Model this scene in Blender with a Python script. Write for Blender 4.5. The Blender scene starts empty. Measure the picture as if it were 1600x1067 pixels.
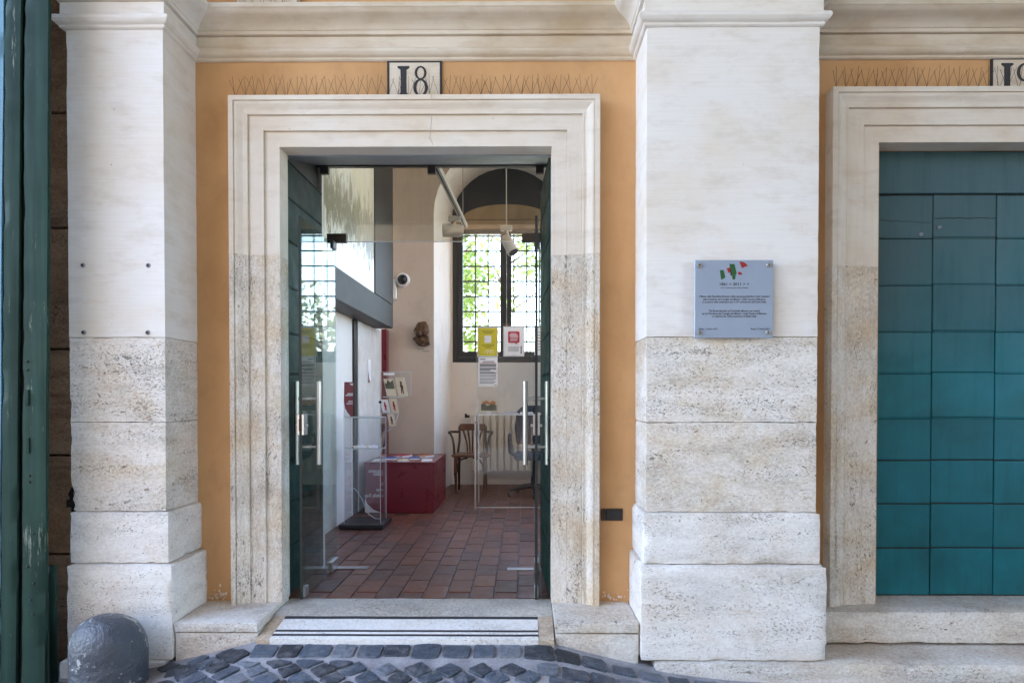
import bpy, bmesh, math, random
from mathutils import Vector, Matrix, noise
random.seed(7)
R = math.radians
S = bpy.context.scene
COL = S.collection

# ------------------------------------------------------------------ camera, sky, sun, exposure
cam = bpy.data.objects.new('camera', bpy.data.cameras.new('camera'))
COL.objects.link(cam)
cam.location = (0, -4.02, 1.18)
cam.rotation_euler = (R(90) - 0.0159, 0, 0.008)
cam.data.sensor_width = 36
cam.data.lens = 36 * 1111 / 1600
cam.data.shift_x = -0.00694
cam.data.shift_y = 0.0651
cam.data.clip_start = 0.05
cam.data.clip_end = 500
S.camera = cam

SUN_EL, SUN_ROT = R(52), R(-62)
world = bpy.data.worlds.new('World')
S.world = world
world.use_nodes = True
wn = world.node_tree.nodes
sky = wn.new('ShaderNodeTexSky')
sky.sky_type = 'NISHITA'
sky.sun_disc = False
sky.sun_elevation = SUN_EL
sky.sun_rotation = SUN_ROT
sky.dust_density = 1.0
sky.ozone_density = 1.3
bg = wn['Background']
bg.inputs['Strength'].default_value = 0.15
world.node_tree.links.new(sky.outputs[0], bg.inputs['Color'])
sl = bpy.data.lights.new('sun', 'SUN')
sl.energy = 3.0
sl.angle = R(0.5)
sl.color = (1.0, 0.96, 0.90)
sun = bpy.data.objects.new('sun', sl)
COL.objects.link(sun)
sd = Vector((math.sin(SUN_ROT) * math.cos(SUN_EL), math.cos(SUN_ROT) * math.cos(SUN_EL), math.sin(SUN_EL)))
sun.rotation_euler = (-sd).to_track_quat('-Z', 'Y').to_euler()
sun.location = sd * 30
S.view_settings.view_transform = 'Standard'
S.view_settings.look = 'None'
S.view_settings.exposure = 3.62
S.view_settings.gamma = 1
S.view_settings.use_curve_mapping = False
S.cycles.max_bounces = 12
S.cycles.diffuse_bounces = 8
S.cycles.glossy_bounces = 4
S.cycles.transparent_max_bounces = 24
S.cycles.use_denoising = True
S.cycles.sample_clamp_indirect = 6

# ------------------------------------------------------------------ node helpers
def mat(name):
    m = bpy.data.materials.new(name)
    m.use_nodes = True
    nt = m.node_tree
    b = nt.nodes['Principled BSDF']
    return m, nt, b

class N:
    """small node-graph writer"""
    def __init__(s, nt):
        s.nt = nt
        s.tc = nt.nodes.new('ShaderNodeTexCoord')
    def link(s, a, b): s.nt.links.new(a, b)
    def co(s, scale=(1, 1, 1), loc=(0, 0, 0), out='Object'):
        m = s.nt.nodes.new('ShaderNodeMapping')
        m.inputs['Scale'].default_value = scale
        m.inputs['Location'].default_value = loc
        s.link(s.tc.outputs[out], m.inputs['Vector'])
        return m.outputs[0]
    def pos(s, scale=(1, 1, 1), loc=(0, 0, 0)):
        m = s.nt.nodes.new('ShaderNodeMapping')
        m.inputs['Scale'].default_value = scale
        m.inputs['Location'].default_value = loc
        s.link(s.nt.nodes.new('ShaderNodeNewGeometry').outputs['Position'], m.inputs['Vector'])
        return m.outputs[0]
    def noise(s, co, scale=5, detail=5, rough=0.55, dist=0):
        n = s.nt.nodes.new('ShaderNodeTexNoise')
        n.inputs['Scale'].default_value = scale
        n.inputs['Detail'].default_value = detail
        n.inputs['Roughness'].default_value = rough
        n.inputs['Distortion'].default_value = dist
        s.link(co, n.inputs['Vector'])
        return n.outputs['Fac']
    def voro(s, co, scale=5, feature='F1'):
        n = s.nt.nodes.new('ShaderNodeTexVoronoi')
        n.feature = feature
        n.inputs['Scale'].default_value = scale
        s.link(co, n.inputs['Vector'])
        return n.outputs['Distance']
    def ramp(s, f, stops):
        n = s.nt.nodes.new('ShaderNodeValToRGB')
        e = n.color_ramp.elements
        while len(e) < len(stops): e.new(0.5)
        for el, (p, c) in zip(e, stops):
            el.position = p
            el.color = (c, c, c, 1) if isinstance(c, (int, float)) else (*c, 1)
        s.link(f, n.inputs[0])
        return n.outputs[0]
    def mix(s, f, a, b, mode='MIX'):
        n = s.nt.nodes.new('ShaderNodeMix')
        n.data_type = 'RGBA'
        n.blend_type = mode
        for v, i in ((f, 0), (a, 6), (b, 7)):
            if isinstance(v, (int, float)): n.inputs[i].default_value = v
            elif isinstance(v, tuple): n.inputs[i].default_value = (*v, 1)
            else: s.link(v, n.inputs[i])
        return n.outputs[2]
    def math(s, op, a, b=0.0):
        n = s.nt.nodes.new('ShaderNodeMath')
        n.operation = op
        for v, i in ((a, 0), (b, 1)):
            if isinstance(v, (int, float)): n.inputs[i].default_value = v
            else: s.link(v, n.inputs[i])
        return n.outputs[0]
    def bump(s, h, strength=0.3, dist=0.01, prev=None):
        n = s.nt.nodes.new('ShaderNodeBump')
        n.inputs['Strength'].default_value = strength
        n.inputs['Distance'].default_value = dist
        s.link(h, n.inputs['Height'])
        if prev is not None: s.link(prev, n.inputs['Normal'])
        return n.outputs[0]
    def rnd(s):
        return s.nt.nodes.new('ShaderNodeObjectInfo').outputs['Random']

def travertine(name, light, dark, warm, vertical=False, pits=1.0, warm_amt=0.5, dirt=(0.24, 0.205, 0.17)):
    m, nt, b = mat(name)
    n = N(nt)
    st = (6, 6, 1.2) if vertical else (1.2, 1.2, 7)
    sp = (1.9, 1.9, 1) if vertical else (1, 1, 1.9)
    bands = n.noise(n.co(st), 2.2, 7, 0.62, 0.3)
    col = n.ramp(bands, [(0.30, dark), (0.50, light), (0.72, tuple(min(1, c * 1.10) for c in light))])
    wz = n.ramp(n.noise(n.co((1, 1, 1.4), (3.1, 0, 1.7)), 2.4, 5, 0.6), [(0.44, 0.0), (0.66, warm_amt)])
    col = n.mix(wz, col, warm)
    gz = n.ramp(n.noise(n.co((1, 1, 2), (8, 2, 5)), 1.7, 6, 0.65), [(0.50, 0.0), (0.76, 0.5)])
    col = n.mix(gz, col, dirt)
    fine = n.noise(n.co(sp), 60, 4, 0.6)
    col = n.mix(0.62, col, n.ramp(fine, [(0.3, 0.36), (0.7, 0.78)]), 'OVERLAY')
    mid = n.noise(n.co(sp, (2, 9, 4)), 11, 6, 0.7)
    col = n.mix(0.45, col, n.ramp(mid, [(0.3, 0.41), (0.7, 0.68)]), 'OVERLAY')
    dens = n.noise(n.co(st, (4, 4, 9)), 1.6, 3)
    p1 = n.noise(n.co(sp), 26, 3, 0.6, 0.2)
    p2 = n.noise(n.co(sp, (5, 1, 2)), 95, 2, 0.5)
    lo = 0.712 - 0.05 * pits
    q1 = n.ramp(n.math('ADD', p1, n.math('MULTIPLY', n.math('SUBTRACT', dens, 0.5), 0.35)), [(lo, 0.0), (lo + 0.05, 1.0)])
    q2 = n.ramp(n.math('ADD', p2, n.math('MULTIPLY', n.math('SUBTRACT', dens, 0.5), 0.45)), [(lo - 0.03, 0.0), (lo + 0.02, 0.8)])
    q = n.math('MAXIMUM', q1, q2)
    col = n.mix(n.math('MULTIPLY', q, 0.76), col, n.ramp(n.noise(n.co((1, 1, 1), (6, 6, 6)), 9, 3), [(0.35, (0.11, 0.090, 0.072)), (0.6, (0.30, 0.21, 0.13))]))
    n.link(col, b.inputs['Base Color'])
    b.inputs['Roughness'].default_value = 0.85
    b.inputs['Specular IOR Level'].default_value = 0.25
    h = n.math('SUBTRACT', n.math('MULTIPLY', fine, 0.25), q)
    n1 = n.bump(h, 0.8, 0.006)
    n2 = n.bump(bands, 0.3, 0.008, n1)
    n.link(n2, b.inputs['Normal'])
    return m

def paint_white(name, base, warm, amt=0.6, vertical=False):
    m, nt, b = mat(name)
    n = N(nt)
    br = n.noise(n.co((90, 90, 2.5) if vertical else (2.5, 2.5, 90)), 1.0, 5, 0.65, 0.2)
    patch = n.noise(n.co((1, 1, 1.5)), 1.8, 5, 0.6)
    patch2 = n.noise(n.co((2.2, 2.2, 6), (4, 1, 9)), 2.4, 6, 0.65)
    col = n.mix(n.ramp(patch, [(0.42, 0.0), (0.72, amt)]), base, warm)
    col = n.mix(n.ramp(patch2, [(0.50, 0.0), (0.74, 0.5)]), col, tuple(c * 0.78 for c in warm))
    col = n.mix(n.ramp(br, [(0.42, 0.0), (0.8, 0.28)]), col, tuple(c * 0.84 for c in warm))
    sp = n.noise(n.co((1, 1, 1), (2, 7, 3)), 34, 2, 0.5)
    col = n.mix(n.ramp(sp, [(0.775, 0.0), (0.80, 0.7)]), col, (0.2, 0.17, 0.14))
    n.link(col, b.inputs['Base Color'])
    b.inputs['Roughness'].default_value = 0.7
    b.inputs['Specular IOR Level'].default_value = 0.3
    n1 = n.bump(br, 0.22, 0.002)
    n2 = n.bump(n.noise(n.co(), 14, 4), 0.12, 0.006, n1)
    n.link(n2, b.inputs['Normal'])
    return m

def plaster(name, a, c, d, scale=1.6, bumpy=0.15):
    m, nt, b = mat(name)
    n = N(nt)
    f = n.noise(n.co((1, 1, 0.6)), scale, 6, 0.6)
    col = n.ramp(f, [(0.3, c), (0.55, a), (0.8, d)])
    g = n.noise(n.co((1, 1, 0.7), (1, 5, 2)), 5, 7, 0.68)
    col = n.mix(n.ramp(g, [(0.52, 0.0), (0.8, 0.5)]), col, tuple(x * 0.62 for x in a))
    n.link(col, b.inputs['Base Color'])
    b.inputs['Roughness'].default_value = 0.85
    b.inputs['Specular IOR Level'].default_value = 0.2
    n.link(n.bump(n.noise(n.co(), 40, 5, 0.6), bumpy, 0.004), b.inputs['Normal'])
    return m

def painted(name, base, rough=0.4, worn=None, vary=0.25, scale=(3, 3, 3), metal=0.0, per_piece=0.15, spec=0.5, chips=0.0, rvar=1.0):
    m, nt, b = mat(name)
    n = N(nt)
    f = n.noise(n.co(scale), 1.5, 6, 0.6)
    lo = tuple(x * (1 - vary) for x in base)
    hi = tuple(min(1, x * (1 + vary)) for x in base)
    col = n.ramp(f, [(0.3, lo), (0.7, hi)])
    if per_piece:
        v = n.ramp(n.rnd(), [(0.0, 1 - per_piece), (1.0, 1 + per_piece * 0.9)])
        col = n.mix(1.0, col, v, 'MULTIPLY')
    if worn:
        w = n.noise(n.co((55, 55, 5), (1, 2, 3)), 1.0, 7, 0.75)
        g = n.noise(n.co((1, 1, 1), (5, 2, 1)), 3.0, 3)
        wf = n.ramp(n.math('ADD', w, n.math('MULTIPLY', n.math('SUBTRACT', g, 0.5), 0.5)), [(0.70 - chips, 0.0), (0.78 - chips, 0.7)])
        col = n.mix(wf, col, worn)
    n.link(col, b.inputs['Base Color'])
    r = n.ramp(n.noise(n.co((4, 4, 4), (7, 7, 1)), 2.5, 4), [(0.3, max(0.02, rough - 0.08 * rvar)), (0.7, rough + 0.12 * rvar)])
    n.link(r, b.inputs['Roughness'])
    b.inputs['Metallic'].default_value = metal
    b.inputs['Specular IOR Level'].default_value = spec
    n.link(n.bump(n.noise(n.co(), 22, 4), 0.06 * rvar, 0.004), b.inputs['Normal'])
    return m

def plain(name, base, rough=0.6, metal=0.0, vary=0.1, emit=None):
    return painted(name, base, rough, None, vary, (5, 5, 5), metal, 0.0, rvar=0.15)

def glass_mat(name, tint=(0.93, 0.97, 0.95), dirt=0.0, edge=(0.02, 0.08, 0.07), ior=1.52):
    m, nt, b = mat(name)
    nt.nodes.remove(b)
    n = N(nt)
    out = nt.nodes['Material Output']
    tr = nt.nodes.new('ShaderNodeBsdfTransparent')
    tr.inputs[0].default_value = (*tint, 1)
    gl = nt.nodes.new('ShaderNodeBsdfGlossy')
    gl.inputs['Roughness'].default_value = 0.0
    geo = nt.nodes.new('ShaderNodeNewGeometry')
    dot = nt.nodes.new('ShaderNodeVectorMath')
    dot.operation = 'DOT_PRODUCT'
    n.link(geo.outputs['Normal'], dot.inputs[0])
    n.link(geo.outputs['Incoming'], dot.inputs[1])
    c = n.math('ABSOLUTE', dot.outputs['Value'])
    p = n.math('POWER', n.math('SUBTRACT', 1.0, c), 5.0)
    f0 = ((ior - 1) / (ior + 1)) ** 2
    fr = n.math('ADD', n.math('MULTIPLY', p, 1 - f0), f0)
    mx = nt.nodes.new('ShaderNodeMixShader')
    n.link(fr, mx.inputs[0]); n.link(tr.outputs[0], mx.inputs[1]); n.link(gl.outputs[0], mx.inputs[2])
    last = mx.outputs[0]
    if dirt:
        df = nt.nodes.new('ShaderNodeBsdfDiffuse')
        df.inputs[0].default_value = (0.6, 0.57, 0.52, 1)
        st = n.noise(n.co((26, 26, 1.2)), 1.0, 6, 0.7)
        sm = n.noise(n.co((1, 1, 1), (3, 3, 3)), 2.2, 4)
        f = n.ramp(n.math('ADD', st, n.math('MULTIPLY', n.math('SUBTRACT', sm, 0.5), 0.6)), [(0.45, dirt * 0.25), (0.75, dirt)])
        m2 = nt.nodes.new('ShaderNodeMixShader')
        n.link(f, m2.inputs[0]); n.link(last, m2.inputs[1]); n.link(df.outputs[0], m2.inputs[2])
        last = m2.outputs[0]
    n.link(last, out.inputs['Surface'])
    return m

M = {}
M['stone'] = travertine('travertine', (0.68, 0.635, 0.575), (0.53, 0.485, 0.43), (0.55, 0.42, 0.29), pits=0.85, warm_amt=0.7)
M['stone_base'] = travertine('travertine_base', (0.73, 0.705, 0.665), (0.62, 0.59, 0.545), (0.60, 0.48, 0.365), pits=0.6, warm_amt=0.45)
M['stone_v'] = travertine('travertine_jamb', (0.64, 0.585, 0.51), (0.50, 0.445, 0.38), (0.52, 0.385, 0.25), vertical=True, pits=0.9, warm_amt=0.7)
M['stone_step'] = travertine('travertine_step', (0.60, 0.565, 0.51), (0.45, 0.415, 0.37), (0.48, 0.37, 0.27), pits=0.6, warm_amt=0.55, dirt=(0.2, 0.19, 0.18))
M['stone_thr'] = travertine('travertine_threshold', (0.44, 0.42, 0.38), (0.31, 0.29, 0.26), (0.36, 0.29, 0.22), pits=0.6, dirt=(0.15, 0.15, 0.15))
M['stone_shade'] = travertine('travertine_shade', (0.48, 0.37, 0.28), (0.30, 0.22, 0.165), (0.42, 0.28, 0.17), pits=1.0)  # deep shade of the gate slot put into a darker stone colour
M['marble'] = travertine('marble_white', (0.70, 0.69, 0.66), (0.60, 0.59, 0.56), (0.60, 0.54, 0.46), pits=0.1, warm_amt=0.3)
M['tan_stone'] = travertine('tan_stone', (0.46, 0.38, 0.29), (0.38, 0.30, 0.22), (0.36, 0.24, 0.14), pits=0.1)
M['white'] = paint_white('whitewash', (0.77, 0.75, 0.72), (0.70, 0.61, 0.50), 0.75)
M['white_v'] = paint_white('whitewash_jamb', (0.74, 0.685, 0.605), (0.65, 0.54, 0.41), 0.8, vertical=True)
M['white_c'] = paint_white('whitewash_cornice', (0.68, 0.605, 0.50), (0.52, 0.405, 0.265), 0.9)
M['white_l'] = paint_white('whitewash_lintel', (0.74, 0.685, 0.605), (0.65, 0.54, 0.41), 0.8)
M['white_cap'] = paint_white('whitewash_capital', (0.76, 0.735, 0.70), (0.66, 0.575, 0.46), 0.6)
M['ochre'] = plaster('ochre_plaster', (0.60, 0.352, 0.168), (0.47, 0.262, 0.115), (0.67, 0.42, 0.22))
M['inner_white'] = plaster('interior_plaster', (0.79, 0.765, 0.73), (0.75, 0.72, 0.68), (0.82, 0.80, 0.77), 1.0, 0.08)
M['inner_dark'] = plaster('interior_dark_plaster', (0.10, 0.10, 0.095), (0.085, 0.085, 0.08), (0.12, 0.12, 0.11), 1.0, 0.08)  # dark colour given to the unseen right wall to cut bounce and reflections
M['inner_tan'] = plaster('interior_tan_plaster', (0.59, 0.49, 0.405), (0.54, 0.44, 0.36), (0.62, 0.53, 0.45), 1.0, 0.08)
M['teal'] = painted('teal_paint', (0.005, 0.112, 0.150), 0.45, None, 0.35, (1.3, 1.3, 1.3), 0, 0.25, 0.35)
M['teal_top'] = painted('sheen_teal_paint', (0.035, 0.095, 0.110), 0.42, None, 0.25, (1.2, 1.2, 4), 0, 0.1, 0.6)  # unused; greyer teal with the upper rows' reflection in its colour
M['green'] = painted('green_gate_paint', (0.0130, 0.034, 0.025), 0.6, (0.24, 0.26, 0.21), 0.4, (14, 14, 0.7), 0, 0.12, 0.15, 0.075)
M['pale_blue'] = painted('pale_blue_board', (0.10, 0.22, 0.30), 0.5, (0.4, 0.42, 0.4), 0.2, (9, 9, 0.8), 0, 0.0, 0.4, 0.02)  # pale blue tone for the gate's outermost edge board
M['dark_green'] = painted('dark_green_paint', (0.006, 0.026, 0.021), 0.5, None, 0.25, (2, 2, 2), 0, 0.15, 0.3)
M['black'] = plain('black_iron', (0.012, 0.011, 0.012), 0.6)
M['wire'] = plain('rusty_wire', (0.06, 0.045, 0.035), 0.5, 0.4)
M['ink'] = plain('black_lettering', (0.022, 0.022, 0.026), 0.6)
M['soffit'] = plain('blue_grey_paint', (0.20, 0.23, 0.28), 0.5)
M['steel'] = plain('brushed_steel', (0.55, 0.55, 0.56), 0.30, 1.0, 0.06)
M['bronze'] = plain('dark_fitting', (0.07, 0.06, 0.055), 0.4, 0.6)
M['glass'] = glass_mat('door_glass', (0.86, 0.93, 0.90))
M['transom'] = glass_mat('dusty_glass', (0.83, 0.82, 0.77), 0.07)
M['pane'] = glass_mat('window_glass', (0.98, 0.99, 0.99))
M['acrylic'] = glass_mat('acrylic', (0.96, 0.97, 0.975), 0.02)
M['glass_edge'] = plain('glass_edge', (0.006, 0.014, 0.013), 0.5)
M['acrylic_edge'] = plain('acrylic_edge', (0.62, 0.66, 0.70), 0.2)
M['win_dark'] = plain('dark_window_frame', (0.028, 0.027, 0.028), 0.4)
M['grey_panel'] = plain('charcoal_panel', (0.022, 0.019, 0.017), 0.55)
M['slate'] = plain('dark_slate', (0.028, 0.028, 0.034), 0.6)
M['maroon'] = plain('maroon_laminate', (0.16, 0.012, 0.024), 0.28)
M['maroon_pale'] = plain('maroon_print', (0.22, 0.045, 0.055), 0.4)
M['panel_white'] = plain('white_laminate', (0.74, 0.73, 0.71), 0.22)
M['paper'] = plain('white_paper', (0.80, 0.81, 0.84), 0.6)
M['yellow'] = plain('yellow_paper', (0.62, 0.53, 0.03), 0.55)
M['red_print'] = plain('red_print', (0.45, 0.03, 0.06), 0.55)
M['grey_print'] = plain('grey_print', (0.25, 0.26, 0.29), 0.6)
M['blue_print'] = plain('blue_print', (0.06, 0.13, 0.40), 0.5)
M['orange_print'] = plain('orange_print', (0.55, 0.20, 0.05), 0.5)
M['cream_print'] = plain('cream_print', (0.68, 0.60, 0.46), 0.55)
M['green_print'] = plain('landscape_print', (0.10, 0.11, 0.07), 0.55, 0, 0.6)
M['wood'] = painted('brown_wood', (0.12, 0.045, 0.018), 0.3, None, 0.45, (9, 9, 3), 0, 0.1)
M['wood_dark'] = plain('dark_wood', (0.035, 0.018, 0.010), 0.35)
M['radiator'] = plain('radiator_enamel', (0.64, 0.60, 0.52), 0.35)
M['fabric'] = plain('navy_fabric', (0.010, 0.020, 0.040), 0.9)
M['plastic'] = plain('black_plastic', (0.012, 0.012, 0.013), 0.45)
M['lamp'] = plain('grey_lamp_enamel', (0.42, 0.39, 0.34), 0.4)
M['cam_white'] = plain('white_plastic', (0.75, 0.73, 0.70), 0.35)
M['plaque'] = plain('sky_tinted_plate', (0.33, 0.395, 0.50), 0.3, 0.25, 0.04)  # bluish sky reflection put into the plate's even base colour
M['flag_green'] = plain('flag_green', (0.014, 0.09, 0.022), 0.5)
M['flag_red'] = plain('flag_red', (0.30, 0.018, 0.018), 0.5)
M['flag_dark'] = plain('flag_overlap', (0.05, 0.02, 0.014), 0.5)
M['bronze_art'] = painted('bronze_patina', (0.11, 0.06, 0.035), 0.4, None, 0.6, (14, 14, 14), 0.5, 0)
M['cream_wall'] = plaster('cream_plaster', (0.40, 0.325, 0.245), (0.35, 0.28, 0.21), (0.44, 0.37, 0.285))
M['beam'] = plaster('ochre_timber', (0.40, 0.29, 0.17), (0.3, 0.2, 0.11), (0.45, 0.34, 0.22), 3)
M['grass'] = plaster('grass', (0.10, 0.16, 0.03), (0.07, 0.12, 0.02), (0.15, 0.2, 0.06), 2)
M['gravel'] = plaster('pale_gravel', (0.48, 0.44, 0.38), (0.42, 0.38, 0.32), (0.52, 0.48, 0.42), 4)
M['paving'] = plaster('dark_paving', (0.085, 0.09, 0.10), (0.06, 0.065, 0.075), (0.12, 0.125, 0.135), 5)
M['vault'] = plaster('vault_plaster', (0.34, 0.30, 0.25), (0.29, 0.25, 0.205), (0.38, 0.34, 0.29))
M['bark'] = plaster('bark', (0.09, 0.07, 0.05), (0.06, 0.045, 0.03), (0.13, 0.1, 0.08), 6)
M['roof_grey'] = plain('roof_slab', (0.3, 0.29, 0.28), 0.8)

def basalt():
    m, nt, b = mat('basalt')
    n = N(nt)
    r = n.rnd()
    base = n.ramp(r, [(0.0, (0.013, 0.018, 0.027)), (0.35, (0.036, 0.050, 0.074)), (0.75, (0.068, 0.092, 0.130)), (1.0, (0.13, 0.15, 0.18))])
    f = n.noise(n.co(), 42, 6, 0.65)
    col = n.mix(0.85, base, n.ramp(f, [(0.3, 0.2), (0.7, 0.8)]), 'OVERLAY')
    sp = n.noise(n.co((1, 1, 1), (3, 1, 7)), 120, 2, 0.5)
    col = n.mix(n.ramp(sp, [(0.70, 0.0), (0.74, 0.6)]), col, (0.4, 0.4, 0.42))
    du = n.noise(n.co((1, 1, 1), (9, 4, 7)), 13, 5, 0.7)
    col = n.mix(n.ramp(du, [(0.5, 0.0), (0.72, 0.6)]), col, (0.20, 0.20, 0.21))
    n.link(col, b.inputs['Base Color'])
    n.link(n.ramp(f, [(0.3, 0.35), (0.7, 0.65)]), b.inputs['Roughness'])
    n.link(n.bump(f, 0.8, 0.010), b.inputs['Normal'])
    return m
M['basalt'] = basalt()

def mortar():
    m, nt, b = mat('mortar')
    n = N(nt)
    f = n.noise(n.co(), 9, 6, 0.65)
    g = n.noise(n.co(), 160, 3, 0.6)
    col = n.ramp(f, [(0.3, (0.18, 0.18, 0.195)), (0.55, (0.29, 0.29, 0.31)), (0.75, (0.38, 0.375, 0.39))])
    col = n.mix(0.5, col, n.ramp(g, [(0.3, 0.25), (0.7, 0.75)]), 'OVERLAY')
    n.link(col, b.inputs['Base Color'])
    b.inputs['Roughness'].default_value = 0.9
    n.link(n.bump(g, 0.6, 0.004), b.inputs['Normal'])
    return m
M['mortar'] = mortar()

def brick_mat():
    m, nt, b = mat('terracotta_brick')
    n = N(nt)
    r = n.rnd()
    base = n.ramp(r, [(0.0, (0.080, 0.032, 0.023)), (0.4, (0.128, 0.044, 0.027)), (0.75, (0.160, 0.056, 0.033)), (1.0, (0.19, 0.080, 0.047))])
    f = n.noise(n.pos(), 16, 6, 0.65)
    col = n.mix(0.55, base, n.ramp(f, [(0.3, 0.22), (0.7, 0.75)]), 'OVERLAY')
    du = n.noise(n.pos((1, 1, 1), (9, 4, 7)), 3.0, 5, 0.65)
    col = n.mix(n.ramp(du, [(0.52, 0.0), (0.78, 0.35)]), col, (0.12, 0.08, 0.065))
    n.link(col, b.inputs['Base Color'])
    n.link(n.ramp(f, [(0.3, 0.30), (0.7, 0.55)]), b.inputs['Roughness'])
    n.link(n.bump(f, 0.3, 0.004), b.inputs['Normal'])
    return m
M['brick'] = brick_mat()

def guard_mat():
    m, nt, b = mat('grey_painted_stone')
    n = N(nt)
    f = n.noise(n.co(), 30, 5, 0.65)
    g = n.noise(n.co(), 5, 5, 0.6)
    col = n.ramp(g, [(0.3, (0.032, 0.038, 0.049)), (0.7, (0.066, 0.077, 0.096))])
    sp = n.math('ADD', f, n.math('MULTIPLY', n.math('SUBTRACT', n.noise(n.co((1, 1, 1), (2, 2, 2)), 4, 2), 0.5), 0.5))
    col = n.mix(n.ramp(sp, [(0.64, 0.0), (0.68, 0.75)]), col, (0.45, 0.45, 0.45))
    n.link(col, b.inputs['Base Color'])
    b.inputs['Roughness'].default_value = 0.32
    n.link(n.bump(n.noise(n.co(), 11, 3), 0.22, 0.03, n.bump(f, 1.0, 0.012)), b.inputs['Normal'])
    return m
M['guard'] = guard_mat()

def picture_mat():
    m, nt, b = mat('pale_field_picture')
    n = N(nt)
    sx = nt.nodes.new('ShaderNodeSeparateXYZ')
    n.link(n.tc.outputs['Object'], sx.inputs[0])
    z = sx.outputs['Z']
    g = n.noise(n.co((1, 4, 1.5)), 3.2, 8, 0.75, 0.8)
    hgt = n.math('SUBTRACT', n.math('ADD', z, n.math('MULTIPLY', n.math('SUBTRACT', g, 0.5), 1.6)), 2.50)
    band = n.ramp(hgt, [(0.0, 0.0), (0.06, 0.9), (0.36, 0.8), (0.52, 0.0)])
    paper = n.ramp(n.noise(n.co((1, 2, 1)), 1.6, 4), [(0.3, (0.80, 0.74, 0.56)), (0.7, (0.86, 0.85, 0.79))])
    col = n.mix(band, paper, n.ramp(g, [(0.35, (0.36, 0.34, 0.20)), (0.6, (0.10, 0.09, 0.055))]))
    n.link(col, b.inputs['Base Color'])
    b.inputs['Roughness'].default_value = 0.35
    return m
M['picture'] = picture_mat()

def teal_mat():
    m, nt, b = mat('teal_paint')
    n = N(nt)
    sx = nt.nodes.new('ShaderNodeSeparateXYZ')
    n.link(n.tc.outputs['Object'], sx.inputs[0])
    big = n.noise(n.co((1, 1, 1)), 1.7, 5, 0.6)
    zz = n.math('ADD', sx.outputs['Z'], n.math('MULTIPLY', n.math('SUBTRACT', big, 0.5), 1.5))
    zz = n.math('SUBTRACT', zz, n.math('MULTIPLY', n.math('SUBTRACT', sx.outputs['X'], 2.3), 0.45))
    sheen = n.ramp(n.math('MULTIPLY', zz, 0.4), [(0.52, 0.0), (0.86, 0.9)])  # grey reflection on the upper rows, painted into the colour by height
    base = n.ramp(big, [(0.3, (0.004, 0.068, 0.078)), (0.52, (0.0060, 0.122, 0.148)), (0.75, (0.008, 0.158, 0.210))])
    col = n.mix(sheen, base, (0.052, 0.105, 0.117))
    v = n.ramp(n.rnd(), [(0.0, 0.86), (1.0, 1.12)])
    col = n.mix(1.0, col, v, 'MULTIPLY')
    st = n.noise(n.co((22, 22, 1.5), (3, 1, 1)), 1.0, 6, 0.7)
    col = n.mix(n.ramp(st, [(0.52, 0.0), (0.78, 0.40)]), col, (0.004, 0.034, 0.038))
    sc = n.noise(n.co((14, 14, 40), (5, 5, 2)), 1.6, 3, 0.6)
    col = n.mix(n.ramp(sc, [(0.74, 0.0), (0.77, 0.5)]), col, (0.12, 0.19, 0.19))
    n.link(col, b.inputs['Base Color'])
    n.link(n.ramp(st, [(0.3, 0.36), (0.7, 0.52)]), b.inputs['Roughness'])
    b.inputs['Specular IOR Level'].default_value = 0.3
    n.link(n.bump(n.noise(n.co((1, 1, 3)), 16, 5, 0.6), 0.14, 0.006), b.inputs['Normal'])
    return m
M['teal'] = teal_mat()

def leaf_mat(name, a, c):
    m, nt, b = mat(name)
    n = N(nt)
    f = n.noise(n.co(), 1.3, 3)
    col = n.ramp(f, [(0.3, a), (0.7, c)])
    n.link(col, b.inputs['Base Color'])
    b.inputs['Roughness'].default_value = 0.55
    tl = nt.nodes.new('ShaderNodeBsdfTranslucent')
    n.link(col, tl.inputs[0])
    mx = nt.nodes.new('ShaderNodeMixShader')
    mx.inputs[0].default_value = 0.4
    n.link(b.outputs[0], mx.inputs[1]); n.link(tl.outputs[0], mx.inputs[2])
    n.link(mx.outputs[0], nt.nodes['Material Output'].inputs['Surface'])
    return m
M['leaf'] = leaf_mat('leaf_green', (0.13, 0.21, 0.03), (0.26, 0.36, 0.06))
M['leaf_olive'] = leaf_mat('leaf_olive', (0.10, 0.12, 0.05), (0.20, 0.22, 0.10))

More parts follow.
